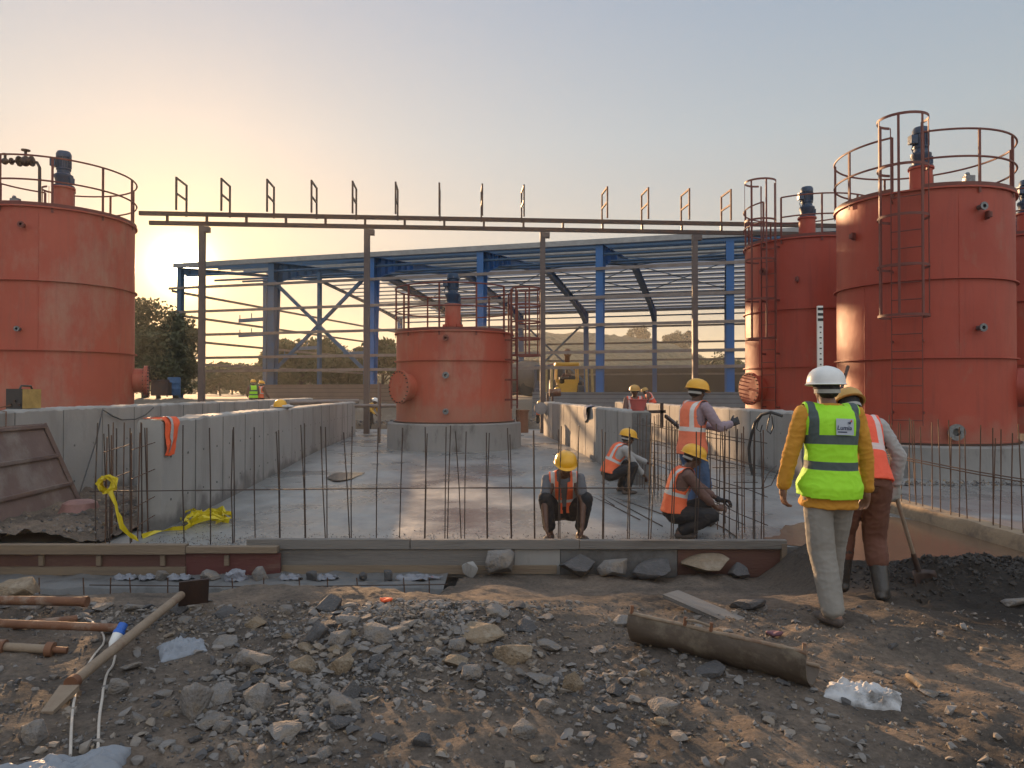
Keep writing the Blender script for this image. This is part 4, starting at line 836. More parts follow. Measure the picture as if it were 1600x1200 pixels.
# levelling staff
p = W(1281, 478, 6.9); st = thing('levelling_staff', 'white levelling staff with black marks rising behind the white helmet', 'staff', (p.x, p.y, -.3))
mb = MB(); mb.box((p.x, p.y, (p.z - .3) / 2), (.05, .025, p.z + .3)); mb.build('staff_body', M['helmW'], st, 0)
mb = MB()
for k in range(3): mb.box((p.x, p.y - .0145, p.z - .03 - .05 * k), (.05, .004, .025))
for k in range(24): mb.box((p.x + (.0), p.y - .0145, p.z - .2 - .05 * k), (.012 if k % 2 else .02, .004, .012))
mb.build('graduation', M['strap'], st, 0)
# scaffold tubes at the far end
def tubething(name, label, pts, r, m, cat='pipe', grp=None):
    mb = MB(); mb.tube(pts, r, 10); o = mb.build(name, m, None, 50, org=tuple(pts[0])); return tag(o, label, cat, grp)
tubething('scaffold_tube', 'horizontal grey tube crossing between the left wall end and the middle tank', [W(543, 634, 26.8), W(622, 634, 26.8)], .07, M['girt'])
tubething('scaffold_tube', 'long grey tube lying level behind the top of the left wall', [W(365, 631, 25), W(560, 627, 28)], .09, M['girt'])
tubething('standpipe', 'upright grey pipe standing left of the middle tank', [W(592, 692, 22.0), W(593, 598, 22.0)], .05, M['girt'])
tubething('prop_post', 'short dark post at the right foot of the middle tank ring', [W(811, 692, 21), W(809, 640, 21)], .06, M['rust'])
cyl = thing('rusty_drum', 'tall rusty cylinder standing right of the middle tank', 'drum', tuple(W(818, 676, 24)))
mb = MB(); p = W(818, 676, 24); mb.lathe(p, [(0, 0), (.16, 0), (.16, .7), (.2, .7), (.2, .74), (.15, .74), (.15, .68), (0, .68)], 20); mb.build('drum_body', mat('rusty orange', (.3, .16, .1), .8, .1, (.2, .1, .06), 4, 1, .3), cyl, 40)
vp = thing('valve_pipe', 'black flanged valve pipe at the far end of the right wall', 'valve', tuple(W(848, 632, 27)))
mb = MB(); mb.tube([W(835, 638, 27), W(858, 638, 27)], .13, 14); mb.tube([W(845, 638, 26.7), W(845, 638, 26.1)], .11, 14); mb.build('pipe_body', M['steel'], vp, 40)
for px in (856, 863):
    mb = MB(); mb.beam(W(px, 650, 26.8), W(px, 614, 26.8), .08, .1, (0, 1, 0)); mb.build('bracket', M['steel'], vp, 0)
mb = MB(); mb.tube([W(845, 638, 26.15), W(845, 638, 26.05)], .22, 18); mb.build('flange', M['galv'], vp, 40)
mb = MB(); mb.tube([W(858, 614, 27), W(876, 613, 27)], .14, 12); mb.build('valve_head', M['rust'], vp, 40)
br = MB(); p = W(272, 618, 34); br.lathe(p, [(0, 0), (.26, 0), (.28, .02), (.28, .28), (.29, .3), (.28, .32), (.28, .56), (.29, .58), (.28, .6), (.28, .82), (.26, .84), (0, .84)], 22)
o = br.build('barrel', mat('barrel blue', (.05, .12, .25), .5), None, 40, org=tuple(p)); tag(o, 'blue barrel standing beside the left tank under the sun', 'barrel')
gs = thing('generator', 'dark boxy machine standing left of the blue barrel', 'generator', tuple(W(252, 620, 33)))
p = W(252, 620, 33); mb = MB(); mb.box(p + V(0, 0, .35), (.7, .5, .6)); mb.box(p + V(.1, 0, .7), (.35, .4, .14)); mb.build('engine_body', M['steel'], gs, 0); mb = MB(); mb.tube([p + V(-.4, -.3, 0), p + V(-.4, -.3, .7), p + V(.4, -.3, .7), p + V(.4, -.3, 0)], .03, 8); mb.build('frame', M['steel'], gs, 50)
hc = thing('helmet_on_wall', 'yellow helmet with a pale rag left on top of the left wall', 'helmet', (wx(-4.35, 9.1, 16) - .15, 16, 1.26))
p = V(wx(-4.35, 9.1, 16) - .15, 16, 1.29); mb = MB(); mb.lathe(p, [(.17, 0), (.145, .01), (.14, .06), (.11, .12), (.05, .155), (0, .16)], 24); mb.build('helmet_shell', M['helmY'], hc, 50)
mb = MB(); mb.ball(p + V(.05, 0, -.0), (.26, .14, .05)); o = mb.build('rag', M['white'], hc, 50); wob(o, .03, 12)
rod = tubething('leaning_bar', 'dark bar leaning on the nearest right tank above the helmets', [W(1325, 572, 13.9), W(1300, 660, 13.4)], .03, M['steel'], 'bar')

# concrete mixer truck and backhoe in the shed
mx = thing('mixer_truck', 'dusty concrete mixer truck parked right of the middle tank, behind the gantry post', 'truck', tuple(W(830, 616, 56)))
c = W(828, 592, 56); mb = MB(); ax = V(.85, -.35, -.12).normalized(); mb.lathe(c - ax * 2.2, [(.5, 0), (.9, .5), (1.3, 1.5), (1.35, 2.4), (1.0, 3.7), (.6, 4.1), (0, 4.12)], 26, ax); mb.build('drum', mat('drum paint', (.2, .17, .14), .7, 0, (.12, .1, .09), 1.2, 1, .3), mx, 40)
mb = MB(); c = W(858, 593, 55); mb.box(c + V(0, 0, -.1), (2.3, 2.0, 2.3)); mb.box(c + V(0, -1.05, -.9), (2.4, .2, .5)); o = mb.build('cab', mat('cab blue', (.07, .09, .14), .4), mx, 0); md = o.modifiers.new('b', 'BEVEL'); md.width = .25; md.segments = 3
mb = MB(); mb.box(c + V(0, -1.02, .35), (1.9, .06, .9)); mb.build('windscreen', M['black'], mx, 0)
mb = MB(); mb.beam(W(845, 576, 55), W(872, 570, 55), .8, .35); mb.build('chute', mat('chute red', (.35, .13, .1), .7), mx, 0)
for px in (800, 822, 850, 868):
    mb = MB(); q = W(px, 612, 55); mb.tube([q + V(0, -.2, .2), q + V(0, .25, .2)], .5, 18); mb.build('wheel', M['black'], mx, 40)
bh = thing('backhoe', 'yellow backhoe with open cab facing the pits, driver inside', 'backhoe', tuple(W(886, 616, 46)))
def bp(dx, dy, z): 
    c = W(886, 600, 46); return V(c.x + dx, c.y + dy, 1.3 + z)
mb = MB(); mb.box(bp(0, .8, .75), (1.3, 2.4, .7)); mb.box(bp(0, -.5, .55), (1.1, .4, .6)); mb.build('body', M['yellow'], bh, 0)
mb = MB(); mb.box(bp(0, .5, 2.05), (1.5, 1.6, .24)); o = mb.build('cab_roof', M['yellow'], bh, 0); md = o.modifiers.new('b', 'BEVEL'); md.width = .08; md.segments = 2
for dx, dy in ((-.68, -.25), (.68, -.25), (-.68, 1.2), (.68, 1.2)):
    mb = MB(); mb.beam(bp(dx, dy, .9), bp(dx * .95, dy, 1.95), .09, .09, (0, 1, 0)); mb.build('cab_post', M['yellow'], bh, 0)
for dx, dy, r in ((-.85, 1.3, .62), (.85, 1.3, .62), (-.8, -.6, .42), (.8, -.6, .42)):
    mb = MB(); mb.tube([bp(dx - .18, dy, r - .1), bp(dx + .18, dy, r - .1)], r, 22); mb.build('wheel', M['black'], bh, 40)
mb = MB(); mb.tube([bp(-.5, -.4, 1.2), bp(.5, -.4, 1.2)], .04, 8); mb.box(bp(-.35, -.2, 1.0), (.3, .4, .5)); mb.box(bp(.3, .1, 1.0), (.4, .4, .6)); mb.build('console', M['black'], bh, 0)
for q in (-1.35, -1.0, 1.15, 1.5):
    mb = MB(); mb.beam(bp(q, -.9, .3), bp(q * .98, -.7, 1.9), .14, .2, (0, 1, 0)); mb.build('boom_arm', mat('dusty yellow', (.42, .3, .12), .7) if q == -1.35 else bpy.data.materials['dusty yellow'], bh, 0)
mb = MB(); mb.beam(bp(.1, 1.4, 2.1), bp(.1, .9, 2.85), .3, .3); mb.ball(bp(.1, .9, 2.8), (.25, .25, .3)); mb.build('bucket_linkage', M['rust'], bh, 0)

# ---------------------------------------------------------------- near foreground objects
def fgpipe(name, label, a, b, r, m, cat='pipe', za=0, zb=0, extra=None):
    pa, pb = G(*a) + V(0, 0, r * .8 + za), G(*b) + V(0, 0, r * .8 + zb)
    t = thing(name, label, cat, tuple(pa)); mb = MB(); n = 14
    pts = [pa.lerp(pb, i / n) for i in range(n + 1)]
    mb.tube(pts, [r * (1 + .04 * noise.noise(p * 9)) for p in pts], 14, caps=False); d = (pb - pa).normalized()
    mb.tube([pa, pb], r * .82, 14, caps=False)
    mb.build('tube_body', m, t, 60); return t, pa, pb, d
t, a, b, d = fgpipe('steel_prop', 'long dusty prop tube lying diagonally across the left foreground', (112, 1092), (283, 962), .029, M['dustytube'], 'prop', .05, .12)
mb = MB(); mb.tube([a - d * .01, a + d * .03], .038, 16); mb.build('collar', M['rust'], t, 40)
mb = MB(); s = d.cross(V(0, 0, 1)).normalized(); mb.add([a - d * .02 + s * .05, a - d * .02 - s * .05, a - d * .22 - s * .03 + V(0, 0, -.04), a - d * .22 + s * .03 + V(0, 0, -.04), a - d * .02 + s * .05 + V(0, 0, -.03), a - d * .02 - s * .05 + V(0, 0, -.03), a - d * .22 - s * .03 + V(0, 0, -.06), a - d * .22 + s * .03 + V(0, 0, -.06)], [(0, 1, 2, 3), (7, 6, 5, 4), (0, 4, 5, 1), (1, 5, 6, 2), (2, 6, 7, 3), (3, 7, 4, 0)]); mb.build('tongue_plate', M['dustytube'], t, 0)
mb = MB(); c = b + d * .02; mb.box(c + V(.06, .05, .0), (.2, .012, .2), Matrix.Rotation(.5, 3, 'Z') @ Matrix.Rotation(.35, 3, 'X')); mb.build('end_plate', M['steel'], t, 0)
t, a, b, d = fgpipe('steel_tube', 'upper of the rusty tubes at the left edge, beside the boulder', (-60, 958), (132, 962), .032, M['rust'], 'tube', .07, .07)
mb = MB(); mb.tube([b - d * .01, b + d * .02], .038, 16); mb.build('collar', M['rust'], t, 40)
t, a, b, d = fgpipe('steel_tube', 'middle rusty tube at the left edge, ending above the blue plug', (-60, 996), (190, 1003), .026, M['rust'], 'tube', .08, .06)
mb = MB(); mb.tube([b - d * .01, b + d * .015], .034, 16); mb.build('collar', M['rust'], t, 40)
t, a, b, d = fgpipe('jack_base', 'short tube with a flange end at the left edge, lowest of the tubes', (-60, 1020), (78, 1026), .026, M['dustytube'], 'jack', .03, .02)
mb = MB(); mb.tube([b - d * .02, b + d * .02], .045, 16); mb.tube([b + d * .02, b + d * .1], .02, 10); mb.build('collar', M['rust'], t, 40)
mb = MB(); mb.tube([a.lerp(b, .45) - d * .02, a.lerp(b, .45) + d * .02], .042, 16); mb.build('collar', M['rust'], t, 40)
t, a, b, d = fgpipe('steel_tube', 'short rusty tube half buried behind the left tubes', (20, 984), (120, 972), .026, M['rust'], 'tube', .0, .0)
# plug and cables
def cable(name, label, pts, r, m, lift=.006):
    P = [G(*p) + V(0, 0, r + lift) for p in pts]; Q = []
    for i in range(len(P) - 1):
        for k in range(5): 
            u = k / 5; p0, p1, p2, p3 = P[max(i - 1, 0)], P[i], P[i + 1], P[min(i + 2, len(P) - 1)]
            q_ = .5 * ((2 * p1) + (p2 - p0) * u + (2 * p0 - 5 * p1 + 4 * p2 - p3) * u * u + (-p0 + 3 * p1 - 3 * p2 + p3) * u ** 3); q_.z = max(q_.z, hgt(q_.x, q_.y) + r); Q.append(q_)
    Q.append(P[-1]); mb = MB(); mb.tube(Q, r, 8); o = mb.build(name, m, None, 60, org=tuple(P[0])); return tag(o, label, 'cable'), Q
cable('cable', 'pale flat cable running down past the lower end of the prop', [(118, 966), (140, 975), (158, 990), (162, 1008), (145, 1035), (124, 1068), (116, 1098), (112, 1140), (110, 1190)], .007, M['cable'])
cable('cable', 'pale cable running from the blue and white plug to the sack', [(180, 1030), (176, 1045), (166, 1065), (160, 1095), (155, 1130), (153, 1185)], .007, M['cable'])
pl = thing('plug_connector', 'blue and white industrial plug lying under the rusty tube', 'plug', tuple(G(180, 1020)))
p = G(181, 1018) + V(0, 0, .07); d = (V(.03, .25, .25)).normalized(); mb = MB(); mb.lathe(p - d * .06, [(0, 0), (.014, 0), (.03, .03), (.034, .09), (0, .09)], 16, d); mb.build('plug_body', M['helmW'], pl, 40)
mb = MB(); mb.lathe(p + d * .03, [(0, 0), (.036, 0), (.036, .02), (.03, .025), (.028, .07), (0, .07)], 16, d); mb.build('plug_collar', mat('plug blue', (.02, .12, .5), .4), pl, 40)
# sacks and cloth
def lump(name, label, cat, pix, wd, dp, h, m, seed, fold=.03, yaw=0, nu=34, nv=26, thin=.0):
    """crumpled sack lying on the dirt"""
    c = G(*pix); Rm = Matrix.Rotation(yaw, 3, 'Z')
    mb = MB(); vs = []
    for i in range(nu + 1):
        for j in range(nv + 1):
            u, v = i / nu * 2 - 1, j / nv * 2 - 1; e = (1 - u ** 4) * (1 - v ** 4)
            q = V(u * wd / 2 * (1 + .12 * noise.noise(V(v * 2, seed, 0))), v * dp / 2 * (1 + .25 * noise.noise(V(u * 2, seed, 3))), 0); q = Rm @ q
            x, y = c.x + q.x, c.y + q.y
            z = hgt(x, y) + .006 + h * max(0, e) ** .6 * (.6 + .5 * noise.noise(V(u * 1.7, v * 1.7, seed))) + fold * abs(noise.noise(V(u * 3.4 + v, v * 4.2, seed + 5))) * e + fold * .5 * noise.noise(V(u * 8, v * 8, seed)) * e
            vs.append(V(x, y, z))
    k = nv + 1; mb.add(vs, [(i * k + j, (i + 1) * k + j, (i + 1) * k + j + 1, i * k + j + 1) for i in range(nu) for j in range(nv)])
    n0 = len(vs); vs2 = [v - V(0, 0, .02) for v in vs]
    rim = [i * k for i in range(nu + 1)] + [nu * k + j for j in range(1, nv + 1)] + [i * k + nv for i in range(nu - 1, -1, -1)] + [j for j in range(nv - 1, 0, -1)]
    mb.add([V(*mb.v[r]) - V(0, 0, .06) for r in rim], []); f = [(rim[i], rim[(i + 1) % len(rim)], n0 + (i + 1) % len(rim), n0 + i) for i in range(len(rim))]; mb.f += f; mb.mi += [0] * len(f)
    o = mb.build(name, m, None, 50, org=tuple(c)); return tag(o, label, cat)
lump('woven_sack', 'torn white woven sack lying on the dirt right of the steel trough', 'sack', (1348, 1092), .36, .24, .05, M['white'], 4, .035, -.5, 44, 34)
lump('plastic_sack', 'grey plastic sack at the bottom left corner', 'sack', (80, 1215), .56, .22, .06, M['plastic'], 9, .03, .3, 44, 30)
lump('grey_cloth', 'limp pale grey cloth lying under the upper end of the prop', 'cloth', (285, 1012), .26, .26, .03, M['plastic'], 14, .035, .5)
for i, (px, w_, l_) in enumerate(((200, .32, 'crumpled white and red bag first from the left on the footing ledge'), (232, .22, 'small crumpled bag in the middle of the three left bags on the ledge'), (285, .34, 'crumpled white bag between two grey stones on the footing ledge'), (370, .3, 'bulging white bag below the red plywood'), (455, .3, 'flattened pale bag on the ledge below the grey shutter'), (512, .26, 'grey bag on the ledge left of the small mound'), (655, .6, 'long pale strip of sheeting on the ledge beside the stacked blocks'))):
    p = W(px, 905, 7.85); mb = MB(); mb.ball((p.x, 7.82, -.36), (w_ / 2 * .8, .09, .085 if px == 370 else .035), 30, 20); o = mb.build('paper_bag', mat('bag paper', (.3, .3, .31), .7, 0, (.13, .14, .18), 9, 1, .5, 60, (.4, .08, .05), 9, .66, .03) if i == 0 else bpy.data.materials['bag paper'], None, 60, org=(p.x, 7.82, -.36)); wob(o, .05, 11); wob(o, .03, 26); tag(o, l_, 'bag', 'bags on the footing ledge')
# steel trough (half round form) on the dirt
A_, B_ = G(1003, 1006), G(1262, 1070)
tr = thing('steel_trough', 'half round rusty steel form lying like a trough in the foreground', 'trough', tuple(A_))
d = (B_ - A_); L = d.length; d.normalize(); up = V(0, 0, 1); s = d.cross(up).normalized(); up = s.cross(d)
rt = .138; vs = []; nl = 40; na = 22; base = A_ + up * (rt + .005) - d * .03
for lay in (0, 1):
    for i in range(nl + 1):
        for j in range(na + 1):
            a = math.radians(-4 + 178 * j / na) ; r = rt - .007 * lay
            y_ = i / nl; off = .012 * noise.noise(V(y_ * 6, j * .25, 1)); tilt = math.radians(-26)
            q = (s * math.cos(a + tilt) - up * math.sin(a + tilt)) * (r + off); vs.append(base + d * (y_ * (L + .06)) + q + up * (.03 * math.sin(y_ * 3) * 0))
k = na + 1; o_ = (nl + 1) * k; fs = []
for i in range(nl):
    for j in range(na):
        fs.append((i * k + j, (i + 1) * k + j, (i + 1) * k + j + 1, i * k + j + 1)); fs.append((o_ + i * k + j, o_ + i * k + j + 1, o_ + (i + 1) * k + j + 1, o_ + (i + 1) * k + j))
for i in range(nl):
    for j in (0, na): fs.append((i * k + j, (i + 1) * k + j, o_ + (i + 1) * k + j, o_ + i * k + j))
for i in (0, nl):
    for j in range(na): fs.append((i * k + j, i * k + j + 1, o_ + i * k + j + 1, o_ + i * k + j))
M['trough'] = mat('trough steel', (.10, .075, .055), .7, .2, (.08, .06, .045), 4, 1, .5, 40, (.2, .165, .12), 6, .6, .1, (1, 1, 1), dist=.006)
mb = MB(); mb.add(vs, fs); mb.build('trough_shell', M['trough'], tr, 40)
def tpt(y_, a, r=rt): 
    a = math.radians(a); tilt = math.radians(-26); return base + d * (y_ * (L + .06)) + (s * math.cos(a + tilt) - up * math.sin(a + tilt)) * r
for a in (-4, 174):
    mb = MB(); pts = [tpt(i / 24, a, rt - .005) + noise.noise_vector(V(i * .7, a, 0)) * .006 for i in range(25)]; mb.tube(pts, [.013 + .006 * noise.noise(V(i * 1.3, a, 5)) for i in range(25)], 8); mb.build('rim_crust', M['dustytube'], tr, 60)
for y_ in (.02, .35, .5, .985):
    mb = MB(); p = tpt(y_, -4); mb.tube([p, p + up * .05 + d * .005], .011, 8); mb.build('rim_peg', M['rust'], tr, 50)
mb = MB(); mb.tube([tpt(.36, 0) + up * .045, tpt(.42, 0) + up * .05, tpt(.5, 0) + up * .04], .008, 8); mb.build('rim_handle', M['dustytube'], tr, 60)
# plank, stick, trowel-like stub
p = G(1100, 960); mb = MB(); mb.box((0, 0, 0), (.62, .17, .03)); o = mb.build('plank', M['woodgrey'], None, 0); o.location = p + V(0, .05, .03); o.rotation_euler = (.05, .1, -.95); tag(o, 'weathered grey plank lying behind the steel trough', 'plank')
a, b = G(1418, 1062), G(1441, 1082); mb = MB(); mb.tube([a + V(0, 0, .02), a.lerp(b, .5) + V(0, 0, .022), b + V(0, 0, .018)], [.014, .018, .015], 8); tag(mb.build('wooden_stub', M['rocktan'], None, 50, org=tuple(a)), 'short tan stub of wood lying on the dirt right of the sack', 'stick')
p = G(1206, 1000); mb = MB(); mb.ball((0, 0, 0), (.06, .04, .02), 16, 10); o = mb.build('dropped_glove', mat('glove purple', (.16, .07, .09), .8), None, 60); wob(o, .02, 20); o.location = p + V(.03, .05, .02); tag(o, 'small dark reddish scrap of cloth behind the trough', 'glove')
p = G(602, 943); mb = MB(); mb.ball((0, 0, 0), (.05, .04, .02), 14, 10); o = mb.build('orange_scrap', M['orange'], None, 60); wob(o, .02, 20); o.location = p + V(0, 0, .02); tag(o, 'small orange scrap lying below the footing ledge', 'scrap')
# ---------------------------------------------------------------- rocks
def rock_mesh(name, seed, m, flat=1, sub=1, npts=15):
    r = random.Random(seed); bm = bmesh.new()
    for _ in range(npts):
        v = Vector((r.gauss(0, 1), r.gauss(0, 1), r.gauss(0, 1))).normalized(); v *= r.uniform(.8, 1.0); bm.verts.new((v.x * .5, v.y * .42, v.z * .36 * flat))
    ret = bmesh.ops.convex_hull(bm, input=bm.verts[:])
    bmesh.ops.delete(bm, geom=list({e for e in ret['geom_interior'] + ret['geom_unused'] if isinstance(e, bmesh.types.BMVert)}), context='VERTS')
    bmesh.ops.dissolve_limit(bm, angle_limit=.28, verts=bm.verts[:], edges=bm.edges[:])
    bmesh.ops.bevel(bm, geom=bm.edges[:], offset=.022, segments=2, affect='EDGES', profile=.6)
    if sub:
        bmesh.ops.triangulate(bm, faces=bm.faces[:]); bmesh.ops.subdivide_edges(bm, edges=[e for e in bm.edges if e.calc_length() > .12], cuts=2, use_grid_fill=True)
        for v in bm.verts: v.co += noise.noise_vector(v.co * 5 + Vector((seed, 0, 0))) * .018 + noise.noise_vector(v.co * 14 + Vector((seed, 0, 0))) * .007
    me = bpy.data.meshes.new(name); bmesh.ops.recalc_face_normals(bm, faces=bm.faces[:]); bm.to_mesh(me); bm.free(); me.materials.append(m)
    me.polygons.foreach_set('use_smooth', [True] * len(me.polygons)); me.set_sharp_from_angle(angle=math.radians(24)); return me
RK = {k: [rock_mesh('stone', i * 7 + j, M[mn], fl_) for i, fl_ in enumerate((1, .7, .9, 1.1, .6, .8))] for j, (k, mn) in enumerate((('g', 'rock'), ('d', 'rockdark'), ('t', 'rocktan'), ('c', 'concrete')))}
def rock(px, py, wpx, hpx, kind, label, grp=None, idx=None, at=None, name='stone', cat='stone', yaw=None, sink=.36):
    p = at if at is not None else G(px, py + hpx * .25)
    wd = wpx * p.y / F; ht = hpx * p.y / F
    me = RK[kind][rnd.randrange(6) if idx is None else idx]; o = bpy.data.objects.new(name, me); COL.objects.link(o)
    ys = yaw if yaw is not None else rnd.uniform(-3, 3)
    o.scale = (wd * 1.05, wd * rnd.uniform(.95, 1.2), max(ht * 1.1, wd * .33) / .72); o.rotation_euler = (rnd.uniform(-.2, .2), rnd.uniform(-.25, .25), ys)
    o.location = p + V(0, wd * .2, ht * (.5 - sink)); return tag(o, label, cat, grp)
GA = 'loose stones scattered over the foreground dirt'
BIG = [(300, 1108, 62, 62, 'g', 'large wedge shaped grey stone below the grey cloth, right of the cables', 3), (392, 1036, 62, 44, 'g', 'big pale grey block right of the grey cloth', 1), (435, 1150, 62, 36, 'g', 'flat topped grey stone near the bottom edge, left of centre', 4),
 (527, 1042, 46, 42, 't', 'tan rounded stone, the yellowest in the rubble', 0), (543, 1088, 38, 40, 'd', 'dark blue grey stone just below the yellowish one', 0), (530, 1137, 48, 26, 'd', 'flat dark stone below the dark blue grey one', 4),
 (530, 1003, 40, 36, 'g', 'squarish grey block standing in the middle of the rubble', 2), (587, 1018, 48, 24, 'g', 'oblong grey block right of the squarish one', 4), (616, 988, 44, 24, 'g', 'flat grey slab lying at the top of the rubble heap', 4),
 (540, 970, 42, 22, 'g', 'pale angular stone at the top edge of the rubble heap', 1), (711, 1042, 46, 24, 't', 'reddish lit stone right of the rubble heap', 1), (737, 1056, 40, 32, 'g', 'grey stone just right of the reddish lit one', 2), (800, 1026, 66, 42, 't', 'large sunlit brown stone right of the rubble', 0),
 (752, 996, 84, 30, 't', 'broad flat slab of brown stone above the sunlit one', 4), (896, 1074, 34, 38, 't', 'upright sunlit brown stone left of the trough', 3), (840, 1068, 54, 26, 'g', 'low grey block beside the upright brown stone', 4), (715, 1012, 34, 26, 'g', 'grey stone below the broad brown slab', 2),
 (783, 886, 56, 48, 'g', 'tall pale rock leaning on the shutter, right of the stacked blocks', 2), (898, 884, 66, 34, 'd', 'dark rock against the shutter below the front squatting worker', 0), (962, 892, 56, 36, 'g', 'pale jagged rock against the shutter beside the dark one', 5), (1018, 898, 66, 36, 'd', 'wide dark rock between the jagged and the tan one', 1),
 (1105, 880, 84, 40, 't', 'large smooth tan boulder against the shutter', 1), (1156, 888, 34, 28, 'd', 'small dark rock tucked right of the tan boulder', 2), (22, 922, 96, 52, 't', 'big layered boulder at the left edge above the tubes', 4), (1176, 946, 60, 28, 'd', 'muddy rock behind the plank', 4), (1590, 944, 40, 20, 'g', 'grey stone at the right edge in the mud', 1),
 (1452, 1086, 34, 14, 'g', 'small flat stone at the end of the tan stub', 4), (198, 1044, 40, 18, 'g', 'grey brick shaped stone under the middle of the prop', 4), (150, 950, 40, 18, 'g', 'flat grey stone at the tip of the upper tube', 4), (205, 950, 32, 18, 'g', 'small grey stone in the row behind the prop', 1), (225, 966, 26, 12, 'g', 'flat stone between the tube tips and the prop', 4),
 (345, 1142, 30, 24, 'g', 'smaller grey stone right of the wedge shaped one', 2), (322, 1132, 52, 30, 'g', 'low grey slab touching the wedge shaped stone', 4), (212, 1128, 32, 22, 'g', 'grey stone between the cables and the wedge shaped stone', 0), (238, 1166, 28, 16, 'g', 'pale flat stone above the plastic sack', 4), (272, 955, 34, 22, 'd', 'dark stone behind the top of the prop', 0), (1036, 1130, 32, 16, 't', 'sunlit flat stone in the dirt below the trough', 4), (690, 1182, 28, 14, 't', 'sunlit small stone at the bottom edge', 4), (840, 1188, 30, 12, 't', 'small flat sunlit stone at the bottom centre', 4), (1112, 1050, 60, 22, 'd', 'grey slab half buried in front of the trough', 4)]
for px, py, w_, h_, k, lab, ix in BIG: rock(px, py, w_ * 1.12, h_ * 1.12, k, lab, None, ix, yaw=rnd.uniform(-.4, .4), sink=.12 if (py < 900 and px > 700) or px == 30 else .3)
for i, (px, py, w_, h_) in enumerate(((712, 888, 28, 32), (706, 918, 34, 26))):
    p = G(px, 930); p.z += .02 if i else .2; o = rock(px, py, w_, h_, 'c', ('upper' if i == 0 else 'lower') + ' of the two rough concrete blocks stacked against the shutter', None, 2, at=V(p.x, 7.85, W(px, py, 7.85).z - .05), name='concrete_block', cat='block', yaw=.1 + i)
for px, w_, h_, k, lab in ((250, 26, 26, 'g', 'grey stone on the ledge right of the small bag'), (327, 36, 26, 'g', 'pointed grey stone on the ledge left of the bulging bag'), (405, 44, 26, 'g', 'wide grey stone on the ledge right of the bulging bag'), (487, 26, 18, 'd', 'small dark stone on the ledge between two flat bags'), (566, 20, 22, 'd', 'small upright stone on the ledge below the waler'), (605, 26, 20, 'd', 'dark stone on the ledge left of the pale sheeting')):
    rock(px, 900, w_, h_, k, lab, 'stones on the footing ledge', None, at=V(W(px, 905, 7.8).x, 7.8, -.37))
def zone(px, py):
    """how stony the dirt is at a photo pixel"""
    d = math.exp(-((px - 620) / 170) ** 2 - ((py - 1000) / 65) ** 2) + .75 * math.exp(-((px - 440) / 120) ** 2 - ((py - 1090) / 60) ** 2) + .35 * math.exp(-((px - 950) / 200) ** 2 - ((py - 1060) / 50) ** 2) + .5 * math.exp(-((px - 260) / 150) ** 2 - ((py - 960) / 30) ** 2) + .8 * math.exp(-((px - 640) / 140) ** 2 - ((py - 955) / 22) ** 2) + .25 * math.exp(-((px - 1180) / 60) ** 2 - ((py - 945) / 30) ** 2)
    return d + .05
LM = [(300, 1108, 'the wedge shaped grey stone'), (392, 1036, 'the big pale grey block'), (435, 1150, 'the flat topped grey stone'), (527, 1042, 'the yellowish stone'), (543, 1088, 'the dark blue grey stone'), (530, 1003, 'the squarish grey block'), (800, 1026, 'the large sunlit brown stone'), (752, 996, 'the broad brown slab'), (896, 1074, 'the upright brown stone'), (737, 1056, 'the reddish lit stone'),
 (1003, 980, 'the left end of the trough'), (1140, 1030, 'the middle of the trough'), (1262, 1066, 'the right end of the trough'), (1345, 1095, 'the white woven sack'), (1440, 1070, 'the tan wooden stub'), (1285, 970, 'the lime vest walker'), (1100, 955, 'the grey plank'), (1440, 910, 'the shovel blade'), (285, 1012, 'the grey cloth'), (285, 960, 'the top of the prop'), (110, 1095, 'the foot of the prop'), (180, 1010, 'the blue plug'), (60, 960, 'the rusty tubes'), (100, 1180, 'the plastic sack'), (602, 943, 'the orange scrap'), (706, 920, 'the stacked blocks'), (962, 894, 'the jagged pale rock'), (690, 1182, 'the stone at the bottom edge'), (840, 1188, 'the flat stone at bottom centre'), (1036, 1130, 'the sunlit flat stone'), (616, 988, 'the flat grey slab'), (1590, 944, 'the right edge stone'), (1560, 1150, 'the bottom right corner')]
n = 0; placed = []; R3 = random.Random(12)
